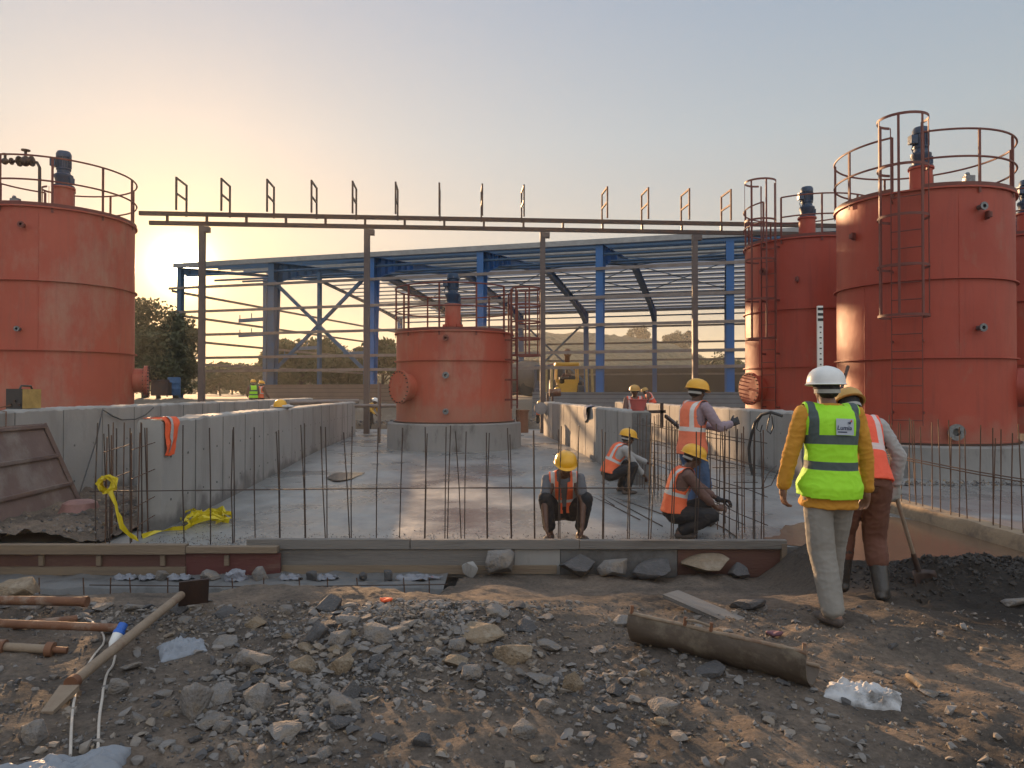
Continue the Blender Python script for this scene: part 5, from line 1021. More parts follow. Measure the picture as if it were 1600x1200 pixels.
while n < 250:
    px, py = R3.uniform(0, 1600), R3.uniform(946, 1196)
    if R3.random() > zone(px, py): continue
    w_ = R3.choice((11, 13, 16, 19, 23, 28, 36, 46, 58)) * (.75 + .5 * (py - 940) / 260)
    if px > 1230 and w_ > 16: continue
    if any(abs(px - a) < (w_ + c) * .42 and abs(py - b) < (w_ + c) * .24 for a, b, c in placed): continue
    placed.append((px, py, w_)); k = R3.choice('ggggggddt')
    where = 'in the rubble left of the trough' if 400 < px < 960 else ('on the trodden dirt at the right' if px > 960 else 'on the dirt around the tubes at the left')
    what = {'g': 'small grey angular stone', 'd': 'small dark angular stone', 't': 'small tan angular stone'}[k]
    if zone(px, py) > .45 and px < 960: w_ *= 1.3
    lm = min(LM, key=lambda q: (q[0] - px) ** 2 + 3 * (q[1] - py) ** 2); dx, dy = px - lm[0], (py - lm[1]) * 1.7
    dist_ = 'close' if math.hypot(dx, dy) < 55 else ('a little way' if math.hypot(dx, dy) < 110 else 'farther')
    rel = ('right of' if dx > 0 else 'left of') if abs(dx) > abs(dy) else ('in front of' if dy > 0 else 'behind')
    sz = 'tiny' if w_ < 14 else ('small' if w_ < 20 else ('fist sized' if w_ < 30 else 'larger'))
    rock(px, py, w_, w_ * R3.uniform(.45, .75), k, sz + ' ' + {'g': 'grey', 'd': 'dark', 't': 'tan'}[k] + ' stone ' + dist_ + ' ' + rel + ' ' + lm[2], GA, R3.randrange(6)); n += 1
# gravel: countless small chips, one object
gm = MB(); R4 = random.Random(5)
def chip(c, r):
    vs = [Vector((R4.gauss(0, 1), R4.gauss(0, 1), R4.gauss(0, .7))).normalized() * r * R4.uniform(.6, 1.2) for _ in range(1)]
    ax = [Vector((1, 0, 0)), Vector((-1, 0, 0)), Vector((0, 1, 0)), Vector((0, -1, 0)), Vector((0, 0, 1)), Vector((0, 0, -1))]
    q = Quaternion((R4.gauss(0, 1), R4.gauss(0, 1), R4.gauss(0, 1), R4.gauss(0, 1))).normalized()
    s = (r * R4.uniform(.7, 1.3), r * R4.uniform(.6, 1), r * R4.uniform(.4, .8)); pts = [q @ Vector((a.x * s[0], a.y * s[1], a.z * s[2])) + c + V(R4.uniform(-.2, .2), R4.uniform(-.2, .2), R4.uniform(-.2, .2)) * r for a in ax]
    gm.cur = R4.choice((0, 0, 0, 1, 1, 2)); gm.add(pts, [(0, 2, 4), (2, 1, 4), (1, 3, 4), (3, 0, 4), (2, 0, 5), (1, 2, 5), (3, 1, 5), (0, 3, 5)])
n = 0
RH = [rock_mesh('x', 100 + i, M['rock'], (1, .6, .8)[i % 3], 0, 11) for i in range(9)]
RH = [([v.co.copy() for v in me_.vertices], [tuple(p_.vertices) for p_ in me_.polygons]) for me_ in RH]
while n < 1500:
    px, py = R4.uniform(-20, 1620), R4.uniform(944, 1210)
    if R4.random() > zone(px, py) ** 1.3 * .95 + .02: continue
    u = (px - 800) / F; Yg = 1.58 / ((py - 613) / F); x, y = u * Yg, Yg
    if y > 7.4: continue
    s_ = R4.choice((.03, .04, .05, .065, .085)); vv_, ff_ = RH[R4.randrange(9)]; q = Quaternion((1, R4.gauss(0, .2), R4.gauss(0, .2), R4.gauss(0, 2))).normalized()
    gm.cur = R4.choice((0, 0, 0, 1)); gm.add([q @ Vector((a.x * s_ * 1.2, a.y * s_, a.z * s_)) + V(x, y, hgt(x, y) + s_ * .08) for a in vv_], ff_); n += 1
n = 0
while n < 11000:
    px, py = R4.uniform(-20, 1620), R4.uniform(944, 1215) if R4.random() < .8 else R4.uniform(944, 1000)
    if R4.random() > zone(px, py) * .95 + .05: continue
    u = (px - 800) / F; Yg = 1.58 / ((py - 613) / F); x, y = u * Yg + R4.uniform(-.03, .03), Yg + R4.uniform(-.03, .03)
    if y > 7.5: y = R4.uniform(5, 7.4); x = u * y
    r = R4.choice((.004, .006, .008, .011, .015)) ; chip(V(x, y, hgt(x, y) + r * .3), r); n += 1
for _ in range(2600):  # aggregate spilled along the slab edge
    x = R4.uniform(-4.2, 3.0); y = 8.28 + abs(R4.gauss(0, .35)); 
    if y < 9.6: r = R4.choice((.004, .006, .009)); chip(V(x, y, FLOOR + r * .4), r)
for _ in range(1800):
    x = R4.uniform(-6.7, -4.7); y = R4.uniform(8.3, 12); r = R4.choice((.01, .015, .025, .04)); chip(V(x, y, FLOOR + .12 + .1 * abs(fbm(x * 2.5, y * 2.5, 3))), r)
for _ in range(900):
    x = R4.uniform(6.3, 9.8); y = R4.uniform(13.2, 13.9) - .0; r = R4.choice((.02, .03, .045)); chip(V(x, y, FLOOR + .05 * R4.random()), r)
for _ in range(1500):
    x = R4.uniform(-7.5, 3); y = R4.uniform(31, 35); r = R4.choice((.04, .07, .1)); chip(V(x, y, gz(x, y) + .02), r)
for _ in range(1500):  # clods on the mud heap
    x = R4.gauss(4.0, .7); y = R4.gauss(6.4, .3)
    if 2.9 < x < 7.5 and y < 7.3: r = R4.choice((.012, .02, .03)); gm.cur = 3; k = len(gm.f); chip(V(x, y, hgt(x, y) + r * .2), r); gm.mi[k:] = [3] * (len(gm.f) - k)
M['clod'] = mat('mud clod', (.035, .029, .025), .8, 0, (.022, .019, .017), 6, 1, .4)
go = gm.build('gravel', [M['rock'], M['rockdark'], M['rocktan'], M['clod']], None, 0); go['kind'] = 'stuff'

# ---------------------------------------------------------------- trees
def tree(name, label, base, h, cr, m, seed, n=5200, trunk=.35, leaf=.16, grp='trees around the site', squash=.8):
    r = random.Random(seed); t = thing(name, label, 'tree', tuple(base), grp); base = Vector(base)
    mb = MB(); top = base + V(r.uniform(-.3, .3), r.uniform(-.3, .3), h * .75); tr_ = h * .028
    mb.tube([base - V(0, 0, .3), base.lerp(top, .35) + V(r.uniform(-.15, .15), 0, 0), base.lerp(top, .7), top], [tr_ * 1.3, tr_, tr_ * .7, tr_ * .25], 8)
    ctr = []
    for i in range(9):
        a = i * 2.4 + r.random(); z = h * r.uniform(trunk + .08, .92); d = cr * r.uniform(.35, .85) * (1 - .4 * abs(z / h - .6)); s = base.lerp(top, z / h * .7); e = V(base.x + d * math.cos(a), base.y + d * math.sin(a), base.z + z)
        mb.tube([s, s.lerp(e, .5) + V(0, 0, .1), e], [tr_ * .5, tr_ * .35, tr_ * .12], 6); ctr.append((e, cr * r.uniform(.2, .4)))
    for i in range(8):
        a = r.uniform(0, 6.28); ctr.append((base + V(cr * .5 * r.random() * math.cos(a), cr * .5 * r.random() * math.sin(a), h * r.uniform(trunk + .25, .93)), cr * r.uniform(.3, .5)))
    mb.build('trunk', M['bark'], t, 50)
    lf = MB(); vs = []; fs = []
    for i in range(n):
        c, cr_ = ctr[r.randrange(len(ctr))]; v = Vector((r.gauss(0, 1), r.gauss(0, 1), r.gauss(0, 1))).normalized() * cr_ * (r.random() ** .45); v.z *= squash; p = c + v
        q = Quaternion((r.gauss(0, 1), r.gauss(0, 1), r.gauss(0, 1), r.gauss(0, 1))).normalized(); s = leaf * r.uniform(.5, 1.2); k = len(vs)
        vs += [p + q @ V(-s, 0, 0), p + q @ V(0, -s * .45, 0), p + q @ V(s, 0, 0), p + q @ V(0, s * .45, 0)]; fs.append((k, k + 1, k + 2, k + 3))
    me = bpy.data.meshes.new('crown'); me.from_pydata([tuple(v) for v in vs], [], fs); me.materials.append(m); o = bpy.data.objects.new('crown', me); COL.objects.link(o); o.parent = t; o.location = -base
    return t
def gp(px, Y): return V(X(px, Y), Y, 1.0)
T = [('broad_tree', 'tall dark tree right behind the left tank', gp(228, 44), 6.1, 2.6, 1, 9000), ('broad_tree', 'round dark tree between the left tank and the thin gantry post', gp(276, 46), 5.2, 2.1, 1, 7000), ('broad_tree', 'low spreading tree filling the gap under the tallest left one', gp(250, 41), 3.9, 2.2, 1, 7000),
     ('broad_tree', 'bushy tree seen through the braced bay, left of the brace post', gp(468, 80), 6.4, 4.4, 0, 9000), ('broad_tree', 'wide bushy tree seen through the braced bay, right of the brace post', gp(505, 84), 5.9, 4.4, 0, 9000), ('broad_tree', 'small tree just left of the middle tank, behind the cross braces', gp(597, 82), 6.6, 3.2, 0, 7000), ('broad_tree', 'thin topped tree alone on the low left horizon', gp(362, 120), 5.0, 2.2, 1, 2500), ('broad_tree', 'tiny flat topped tree on the low left horizon near the gantry post', gp(338, 130), 4.6, 1.8, 1, 2000), ('broad_tree', 'tree at the dark shrub line left of the braced bay', gp(442, 85), 4.4, 3.2, 0, 6000), ('broad_tree', 'low bushy tree right of the brace post, below the cross braces', gp(540, 86), 4.8, 3.6, 0, 6000), ('broad_tree', 'low dark bush between the gantry post and the braced bay', gp(395, 88), 3.6, 3.4, 0, 6000), ('broad_tree', 'low bush just right of the thin gantry post on the left', gp(345, 84), 3.4, 3.2, 0, 6000),
     ('broad_tree', 'round tree standing on the right end of the hill', V(X(1062, 240), 240, 8.), 14.0, 6.5, 1, 4500), ('broad_tree', 'lone bushy tree on the hill top', V(X(997, 245), 245, 17.), 6.0, 4.5, 1, 2500), ('broad_tree', 'tree right of the hill, left of the last blue column', gp(1095, 130), 6.6, 4.0, 0, 4000), ('broad_tree', 'dark tree seen right of the last blue column', gp(1118, 125), 7.0, 4.5, 0, 4500), ('broad_tree', 'low dark tree beside the half hidden right tank', gp(1150, 120), 5.5, 3.0, 0, 3500)]
for i, (nm, lab, p, h, cr, mi, n_) in enumerate(T): tree(nm, lab, p, h, cr, M['leaf'] if mi == 0 else M['leaf2'], 30 + i, n_, leaf=.16 if p.y < 60 else (.3 if p.y < 200 else .5), trunk=.18)
# far wood: unbroken band of scrub on the horizon
vs = []; fs = []; r = random.Random(77)
for i in range(16000):
    u = r.random(); px = -150 + 1900 * u; Y = r.uniform(150, 210); x = X(px, Y); hh = 4.6 + 1.8 * noise.noise(V(px * .012, 0, 5)) + 1.4 * noise.noise(V(px * .05, 0, 9)); z = 1.0 + hh * r.random() ** .7
    q = Quaternion((r.gauss(0, 1), r.gauss(0, 1), r.gauss(0, 1), r.gauss(0, 1))).normalized(); s = r.uniform(.35, .9); k = len(vs); p = V(x, Y, z)
    vs += [p + q @ V(-s, 0, 0), p + q @ V(0, -s * .6, 0), p + q @ V(s, 0, 0), p + q @ V(0, s * .6, 0)]; fs.append((k, k + 1, k + 2, k + 3))
me = bpy.data.meshes.new('far_woods'); me.from_pydata([tuple(v) for v in vs], [], fs); me.materials.append(M['leaf2']); o = bpy.data.objects.new('far_woods', me); COL.objects.link(o); o['kind'] = 'stuff'
# ---------------------------------------------------------------- people
def vest_mat(name, col, strip, hb, vx, vtop=.22, rough=.7, emis=0):
    """hi-vis cloth; bands drawn where the cloth's own torso coordinates (side, front, along spine) say"""
    m = mat(name, col, rough, 0, tuple(c * .86 for c in col), 9, .9, .25, 30, dist=.008); t = m.node_tree; n = t.nodes; l = t.links; b = n['Principled BSDF']
    src = b.inputs['Base Color'].links[0].from_socket
    at = n.new('ShaderNodeAttribute'); at.attribute_name = 'tc'; sp_ = n.new('ShaderNodeSeparateXYZ'); l.new(at.outputs['Vector'], sp_.inputs[0])
    def rng(sock, a, bb):
        x = n.new('ShaderNodeMath'); x.operation = 'GREATER_THAN'; l.new(sock, x.inputs[0]); x.inputs[1].default_value = a
        y = n.new('ShaderNodeMath'); y.operation = 'LESS_THAN'; l.new(sock, y.inputs[0]); y.inputs[1].default_value = bb
        z = n.new('ShaderNodeMath'); z.operation = 'MULTIPLY'; l.new(x.outputs[0], z.inputs[0]); l.new(y.outputs[0], z.inputs[1]); return z.outputs[0]
    masks = [rng(sp_.outputs[2], a, bb) for a, bb in hb]
    ab = n.new('ShaderNodeMath'); ab.operation = 'ABSOLUTE'; l.new(sp_.outputs[0], ab.inputs[0])
    k = n.new('ShaderNodeMath'); k.operation = 'MULTIPLY'; l.new(rng(ab.outputs[0], *vx), k.inputs[0]); l.new(rng(sp_.outputs[2], hb[-1][0], 2), k.inputs[1]); masks.append(k.outputs[0])
    cur = masks[0]
    for q in masks[1:]:
        mm = n.new('ShaderNodeMath'); mm.operation = 'MAXIMUM'; l.new(cur, mm.inputs[0]); l.new(q, mm.inputs[1]); cur = mm.outputs[0]
    mx = n.new('ShaderNodeMix'); mx.data_type = 'RGBA'; l.new(cur, mx.inputs[0]); l.new(src, mx.inputs[6]); mx.inputs[7].default_value = (*strip, 1); l.new(mx.outputs[2], b.inputs['Base Color']); return m
HB1 = [(.115, .17), (.285, .345)]
M['v_green'] = vest_mat('lime hi-vis', (.36, .78, .02), (.06, .085, .085), HB1, (.125, .175))
M['v_or'] = vest_mat('orange hi-vis vest', (.85, .15, .05), (.5, .49, .47), [(.20, .245)], (.10, .145))
M['v_red'] = vest_mat('red orange hi-vis vest', (.88, .11, .05), (.62, .5, .48), [(.22, .27)], (.10, .15))
M['v_pink'] = vest_mat('faded orange hi-vis vest', (.82, .2, .1), (.6, .58, .55), [(.20, .25)], (.09, .14))
def cm(name, c, sc=7, r=.85): return mat(name, c, r, 0, tuple(x * .75 for x in c), sc, .9, .35, 45, dist=.006)
M['mustard'] = cm('mustard jersey', (.58, .27, .025)); M['beige'] = cm('beige trousers', (.25, .235, .21)); M['whiteshirt'] = cm('off white shirt', (.4, .39, .38)); M['brownt'] = cm('brown trousers', (.13, .05, .032))
M['greyshirt'] = cm('grey shirt', (.12, .13, .15)); M['blackt'] = cm('black trousers', (.015, .015, .018)); M['lav'] = cm('lavender shirt', (.3, .23, .27)); M['jeans'] = cm('blue jeans', (.08, .14, .26)); M['glove'] = cm('work glove', (.38, .37, .34)); M['darkglove'] = cm('dark glove', (.03, .03, .035))
M['brownshirt'] = cm('brown shirt', (.16, .09, .075)); M['boot'] = mat('rubber boot', (.018, .018, .02), .35, 0, (.05, .045, .04), 5, 1, .3, 20); M['shoe'] = mat('dusty shoe', (.09, .07, .06), .8, 0, (.05, .04, .035), 9, .8, .3); M['teal'] = cm('teal shirt', (.05, .1, .13))
def two_bone(a, b, l1, l2, hint):
    a = Vector(a); b = Vector(b); d = b - a; L = d.length
    if L > (l1 + l2) * .995: b = a + d.normalized() * (l1 + l2) * .995; d = b - a; L = d.length
    x = (l1 * l1 - l2 * l2 + L * L) / (2 * L); h = math.sqrt(max(0, l1 * l1 - x * x)); dn = d.normalized(); hp = Vector(hint) - dn * Vector(hint).dot(dn)
    if hp.length < 1e-4: hp = Vector((0, 0, 1))
    return a + dn * x + hp.normalized() * h, b
def caps(mb, a, b, ra, rb, n=14, sq=None):
    """tapered limb with round ends"""
    a = Vector(a); b = Vector(b); d = (b - a).normalized(); pts = [a - d * ra * .8, a - d * ra * .45, a, a.lerp(b, .5), b, b + d * rb * .45, b + d * rb * .8]
    mb.tube(pts, [ra * .45, ra * .88, ra, (ra + rb) / 2, rb, rb * .88, rb * .45], n)
TOR = [(-.10, .10, .085), (-.06, .15, .11), (.0, .168, .118), (.12, .15, .108), (.25, .143, .105), (.38, .16, .115), (.45, .168, .115), (.50, .150, .095), (.535, .10, .075), (.56, .06, .06)]
class Sp:
    """spine curve pelvis -> neck base with a lateral axis"""
    def __init__(s, p, n, lat_p, lat_n, back):
        s.p, s.n = Vector(p), Vector(n); s.lp, s.ln = Vector(lat_p).normalized(), Vector(lat_n).normalized(); s.L = (s.n - s.p).length
        f = s.lp.cross(s.n - s.p); s.m = (s.p + s.n) / 2 + (-s.fwd()) * back
    def fwd(s): return (s.n - s.p).cross((s.lp + s.ln) / 2).normalized()
    def at(s, t):
        if t < 0: return s.p + (s.m - s.p).normalized() * t * s.L
        return s.p * (1 - t) ** 2 + s.m * 2 * t * (1 - t) + s.n * t * t if t <= 1 else s.n + (s.n - s.m).normalized() * (t - 1) * s.L
    def frame(s, t):
        c = s.at(t); tg = (s.at(t + .02) - s.at(t - .02)).normalized(); k = min(1, max(0, t)); l = s.lp.lerp(s.ln, k); l = (l - tg * l.dot(tg)).normalized(); return c, tg, l, tg.cross(l)
    def coords(s, v):
        best = None
        for i in range(-4, 23):
            t = i / 20; c = s.at(t); d = (v - c).length_squared
            if best is None or d < best[0]: best = (d, t)
        c, tg, l, f = s.frame(best[1]); w_ = v - c; return (w_.dot(l), w_.dot(f), best[1] * .535 + w_.dot(tg))
def torso(mb, sp_, add, lo=-.1, hi=.56, n=26, flare=0):
    rows = []
    tab = [(s, a, b) for s, a, b in TOR if lo <= s <= hi]
    if lo < -.1: tab = [(lo, .165, .12), (lo + .02, .17, .125)] + [(s, max(a, .16), max(b, .118)) if s < 0 else (s, a, b) for s, a, b in tab]
    vs = []
    for s, a, b in tab:
        c, tg, l, f = sp_.frame(s / .535); A, B = a + add, b + add
        if s < .1: A += flare; B += flare
        for k in range(n):
            an = 2 * PI * k / n; ca, sa = math.cos(an), math.sin(an); e = .82
            vs.append(c + l * A * math.copysign(abs(ca) ** e, ca) + f * B * math.copysign(abs(sa) ** e, sa))
    m_ = len(tab); fs = [(j * n + k, j * n + (k + 1) % n, (j + 1) * n + (k + 1) % n, (j + 1) * n + k) for j in range(m_ - 1) for k in range(n)]
    fs += [tuple(range(n))[::-1], tuple((m_ - 1) * n + k for k in range(n))]; mb.add(vs, fs)
def remesh(mb, name, m, vox, smooth=6, folds=0, fs=9, parent=None, cut=None, tcs=None, solid=0):
    me = bpy.data.meshes.new('tmp'); me.from_pydata(mb.v, [], mb.f); bm = bmesh.new(); bm.from_mesh(me); bmesh.ops.recalc_face_normals(bm, faces=bm.faces[:]); bm.to_mesh(me); bm.free()
    o = bpy.data.objects.new('tmp', me); COL.objects.link(o)
    md = o.modifiers.new('r', 'REMESH'); md.mode = 'VOXEL'; md.voxel_size = vox; md.adaptivity = 0
    if smooth: md = o.modifiers.new('s', 'SMOOTH'); md.iterations = smooth; md.factor = .5
    dg = bpy.context.evaluated_depsgraph_get(); dg.update(); me2 = bpy.data.meshes.new_from_object(o.evaluated_get(dg)); bpy.data.objects.remove(o); bpy.data.meshes.remove(me)
    me2.name = name; me2.materials.clear(); me2.materials.append(m)
    if folds:
        nn = [Vector(v.normal) for v in me2.vertices]
        for v, q in zip(me2.vertices, nn):
            p = v.co; a = noise.noise(Vector((p.x * fs, p.y * fs, p.z * fs * .55))); b = 1 - abs(noise.noise(Vector((p.x * fs * 1.6 + 7, p.y * fs * 1.6, p.z * fs * 2.4)))) * 2
            v.co = p + q * folds * (a + .55 * b * b)
    if cut or tcs:
        tcl = [tcs.coords(v.co) for v in me2.vertices]
        if cut:
            bm = bmesh.new(); bm.from_mesh(me2); bm.verts.ensure_lookup_table(); kill = [bm.verts[i] for i, c in enumerate(tcl) if cut(*c)]
            keep = [c for c in tcl if not cut(*c)]; bmesh.ops.delete(bm, geom=kill, context='VERTS'); bm.to_mesh(me2); bm.free(); tcl = keep
        at = me2.attributes.new('tc', 'FLOAT_VECTOR', 'POINT'); at.data.foreach_set('vector', [x for c in tcl for x in c])
    me2.polygons.foreach_set('use_smooth', [True] * len(me2.polygons))
    o = bpy.data.objects.new(name, me2); COL.objects.link(o)
    if parent is not None: o.parent = parent
    if solid: md = o.modifiers.new('t', 'SOLIDIFY'); md.thickness = solid; md.offset = 0
    return o
def hand(mb, w_, d, palm, side, curl=.5, spread=.1, k=1.0):
    """w_ wrist, d pointing direction, palm = palm-facing normal, side = +1 thumb towards (d x palm)"""
    d = Vector(d).normalized(); pn = Vector(palm); pn = (pn - d * pn.dot(d)).normalized(); s = d.cross(pn) * side
    Rm = Matrix((s, pn, d)).transposed(); c = Vector(w_) + d * .05 * k
    mb.ball(c, (.040 * k, .016 * k, .052 * k), 14, 10, Rm); mb.ball(c + d * .02 * k, (.041 * k, .014 * k, .035 * k), 14, 10, Rm); caps(mb, Vector(w_) - d * .02, c, .026 * k, .024 * k, 10)
    for i, (off, ln) in enumerate(((.031, .072), (.0105, .08), (-.0105, .075), (-.031, .058))):
        p = Vector(w_) + d * .092 * k + s * off * k; a = .15 + curl * (.35 + .1 * i); r_ = .0092 * k
        for seg in range(3):
            dd = (d * math.cos(a) + pn * math.sin(a) + s * spread * off * 12).normalized(); q = p + dd * ln * k * (.45, .32, .23)[seg]; caps(mb, p, q, r_, r_ * .92, 8); p = q; a += curl * (.9, .75, 0)[seg]; r_ *= .92
    p = Vector(w_) + d * .03 * k + s * .03 * k; a = .6
    for seg in range(3):
        dd = (d * math.cos(a) + s * math.sin(a) + pn * curl * .5 * (seg + .5)).normalized(); q = p + dd * (.04, .032, .025)[seg] * k; caps(mb, p, q, (.013, .0105, .009)[seg] * k, (.0105, .009, .008)[seg] * k, 8); p = q; a -= .28
def head(mb, c, f, u):
    f = Vector(f).normalized(); u = Vector(u); u = (u - f * u.dot(f)).normalized(); r = f.cross(u); Rm = Matrix((r, f, u)).transposed()
    E = lambda o, rad, n=16, m=12: mb.ball(Vector(c) + Rm @ Vector(o), rad, n, m, Rm)
    E((0, -.012, .025), (.075, .095, .09)); E((0, .022, -.035), (.060, .068, .078)); E((0, .045, -.088), (.036, .038, .026)); E((0, .088, .012), (.045, .012, .012)); E((0, .1, -.028), (.013, .018, .014)); mb.tube([Vector(c) + Rm @ Vector((0, .088, .008)), Vector(c) + Rm @ Vector((0, .108, -.03))], [.007, .011], 8)
    E((0, .088, -.058), (.022, .012, .006)); E((0, .087, -.068), (.019, .012, .007))
    for q in (-1, 1): E((q * .076, -.005, -.012), (.010, .018, .030)); E((q * .040, .066, -.032), (.020, .02, .018))
    return Rm
def helmet(c, Rm, m, par, tilt=0, k=1.0, name='helmet'):
    c = Vector(c)
    def T_(x, y, z):
        v = Vector((x * .128, y * .152, z * .125)) * k; v = Matrix.Rotation(tilt, 3, 'X') @ v; return c + Rm @ (v + Vector((0, .0, .03)))
    mb = MB(); n = 40; rows = []
    prof = [(.90, -.06, 0), (1.03, -.05, 1), (1.06, -.02, 1), (1.0, .03, 0), (.985, .2, 0), (.94, .42, 0), (.84, .64, 0), (.66, .83, 0), (.4, .96, 0), (.15, 1.0, 0), (0, 1.01, 0)]; vs = []
    for r_, z, br in prof:
        for j in range(n):
            a = 2 * PI * j / n; s = math.sin(a); ext = br * (.17 * max(0, s) ** 2.2 + .02); rg = 0
            if z > .35: rg = .03 * math.exp(-((math.cos(a) * r_) / .16) ** 2)
            vs.append(T_((r_ + ext * .3) * math.cos(a), (r_ + ext) * s, z - .1 * br * max(0, s) ** 2 + rg))
    m_ = len(prof); mb.add(vs, [(i * n + j, i * n + (j + 1) % n, (i + 1) * n + (j + 1) % n, (i + 1) * n + j) for i in range(m_ - 1) for j in range(n)]); h = mb.build(name, m, None, 50); h.parent = par
    md = h.modifiers.new('t', 'SOLIDIFY'); md.thickness = .004; md.offset = -1
    def band(z0, z1, r_, mm, nm, a0=0, a1=2 * PI):
        b = MB(); vs = []; N_ = 32
        for j in range(N_ + 1):
            a = a0 + (a1 - a0) * j / N_
            for z in (z0, z1): vs.append(c + Rm @ Vector((r_ * .80 * math.cos(a), r_ * math.sin(a) - .008, z)))
        b.add(vs, [(2 * j, 2 * j + 2, 2 * j + 3, 2 * j + 1) for j in range(N_)]); o = b.build(nm, mm, None, 50); o.parent = h
    band(-.01, .04, .107, M['strap'], 'harness'); band(-.035, -.008, .111, M['band'], 'harness_strap', PI * 1.0, PI * 2.0)
    return h
def person(label, loc, yaw, P, L, k=1.0, vox=.009, group=None, flat=False):
    lat = Vector((1, 0, 0)); tw = P.get('twist', 0); latn = Vector((math.cos(tw), math.sin(tw), 0))
    sp_ = Sp(P['pelvis'], P['neck'], lat, latn, P.get('back', .03)); sh = {}
    c, tg, l, f = sp_.frame(.93)
    for q in (-1, 1): sh[q] = c + l * .178 * q + f * P.get('shf', .01) + tg * P.get('shu', {}).get(q, 0)
    elb, wr = {}, {}
    for q in (-1, 1): elb[q], wr[q] = two_bone(sh[q], P['hand'][q], .285, .255, P['eh'][q])
    hip = {q: sp_.p + lat * .09 * q + V(0, 0, -.03) for q in (-1, 1)}; kn, an = {}, {}
    for q in (-1, 1): kn[q], an[q] = two_bone(hip[q], P['foot'][q], .43, .415, P['kh'][q])
    mb = MB(); torso(mb, sp_, -.004, -.1, .56)
    nb = sp_.n; hc = Vector(P['head']); hf = Vector(P.get('face', (0, 1, 0))); caps(mb, nb - sp_.frame(.95)[1] * .03, hc + V(0, 0, -.05), .062, .052)
    Rm = head(mb, hc, hf, P.get('up', (0, 0, 1)))
    for q in (-1, 1):
        caps(mb, sh[q] - l * q * .06, elb[q], .05, .040); caps(mb, elb[q], wr[q], .041, .026)
        hd = Vector(P['hd'][q]) if 'hd' in P else (wr[q] - elb[q]); hand(mb, wr[q], hd, P['palm'][q] if 'palm' in P else lat * -q, P.get('thumb', {}).get(q, 1) , P.get('curl', .5), k=L.get('handk', 1))
        caps(mb, hip[q], kn[q], .085, .055); caps(mb, kn[q], an[q], .055, .036)
        td = Vector(P.get('toe', {}).get(q, (0, 1, 0))).normalized(); a0 = an[q]; Rf = Matrix((V(td.y, -td.x, 0).normalized(), td, V(0, 0, 1))).transposed()
        mb.ball(a0 + td * .06 - V(0, 0, .045), (.042, .125, .032), 16, 10, Rf); mb.ball(a0 - td * .02 - V(0, 0, .03), (.035, .05, .045), 12, 8, Rf)
    body = remesh(mb, 'person', L.get('skin', M['skin']), vox, 3); body.location = loc; body.rotation_euler = (0, 0, yaw); body.scale = (k, k, k); tag(body, label, 'person', group)
    # shirt
    mb = MB(); torso(mb, sp_, .010, L.get('shirt_low', -.05), .56, flare=L.get('flare', 0))
    for q in (-1, 1):
        caps(mb, sh[q] - l * q * .06, sh[q] + (elb[q] - sh[q]) * .1, .07, .066); u_ = .62 if L.get('short') else 1
        caps(mb, sh[q], sh[q].lerp(elb[q], u_ * .97), .068, .056 if u_ == 1 else .062)
        if not L.get('short'): caps(mb, elb[q], elb[q].lerp(wr[q], L.get('sleeve', .86)), .056, .045); mb.ball(elb[q].lerp(wr[q], L.get('sleeve', .86)), .047, 12, 8)
    remesh(mb, 'shirt', L['shirt'], vox * 1.1, 3, L.get('fold', .007), 10, body)
    # trousers
    mb = MB(); torso(mb, sp_, L.get('waist', .012), -.06, .13)
    for q in (-1, 1):
        caps(mb, sp_.p + lat * .07 * q - V(0, 0, .02), hip[q].lerp(kn[q], .2), .115, .108); caps(mb, hip[q], kn[q], .105, L.get('knee', .075)); e_ = L.get('hem', .93); caps(mb, kn[q], kn[q].lerp(an[q], e_), L.get('knee', .075), L.get('hemr', .068))
    remesh(mb, 'trousers', L['trousers'], vox * 1.15, 4, L.get('tfold', .009), 8, body)
    for q in (-1, 1):
        td = Vector(P.get('toe', {}).get(q, (0, 1, 0))).normalized(); a0 = an[q]; Rf = Matrix((V(td.y, -td.x, 0).normalized(), td, V(0, 0, 1))).transposed(); mb = MB()
        if L.get('boots'):
            caps(mb, kn[q].lerp(a0, .35), a0, .074, .058); mb.ball(a0 + td * .065 - V(0, 0, .035), (.055, .14, .045), 16, 10, Rf); mb.ball(a0 - V(0, 0, .03), (.052, .07, .055), 12, 8, Rf); nm = 'boot'
        else: mb.ball(a0 + td * .06 - V(0, 0, .05), (.05, .138, .036), 16, 10, Rf); mb.ball(a0 - td * .02 - V(0, 0, .045), (.043, .06, .042), 12, 8, Rf); nm = 'shoe'
        remesh(mb, nm, M['boot'] if L.get('boots') else L.get('shoe', M['shoe']), vox, 2, .002, 14, body)
        if L.get('boots'):
            mb = MB(); mb.lathe(kn[q].lerp(a0, .36), [(.072, -.02), (.08, -.02), (.08, .02), (.072, .02)], 20, kn[q] - a0); b = mb.build('boot_rim', M['boot'], None, 40); b.parent = body
        gl = L.get('gloves', {}).get(q)
        if gl:
            mb = MB(); hd = Vector(P['hd'][q]) if 'hd' in P else (wr[q] - elb[q]); hand(mb, wr[q], hd, P['palm'][q] if 'palm' in P else lat * -q, P.get('thumb', {}).get(q, 1), P.get('curl', .5), k=1.17 * L.get('handk', 1)); caps(mb, wr[q], wr[q].lerp(elb[q], .1), .034, .037); remesh(mb, 'glove', gl, vox * .9, 1, .001, 20, body)
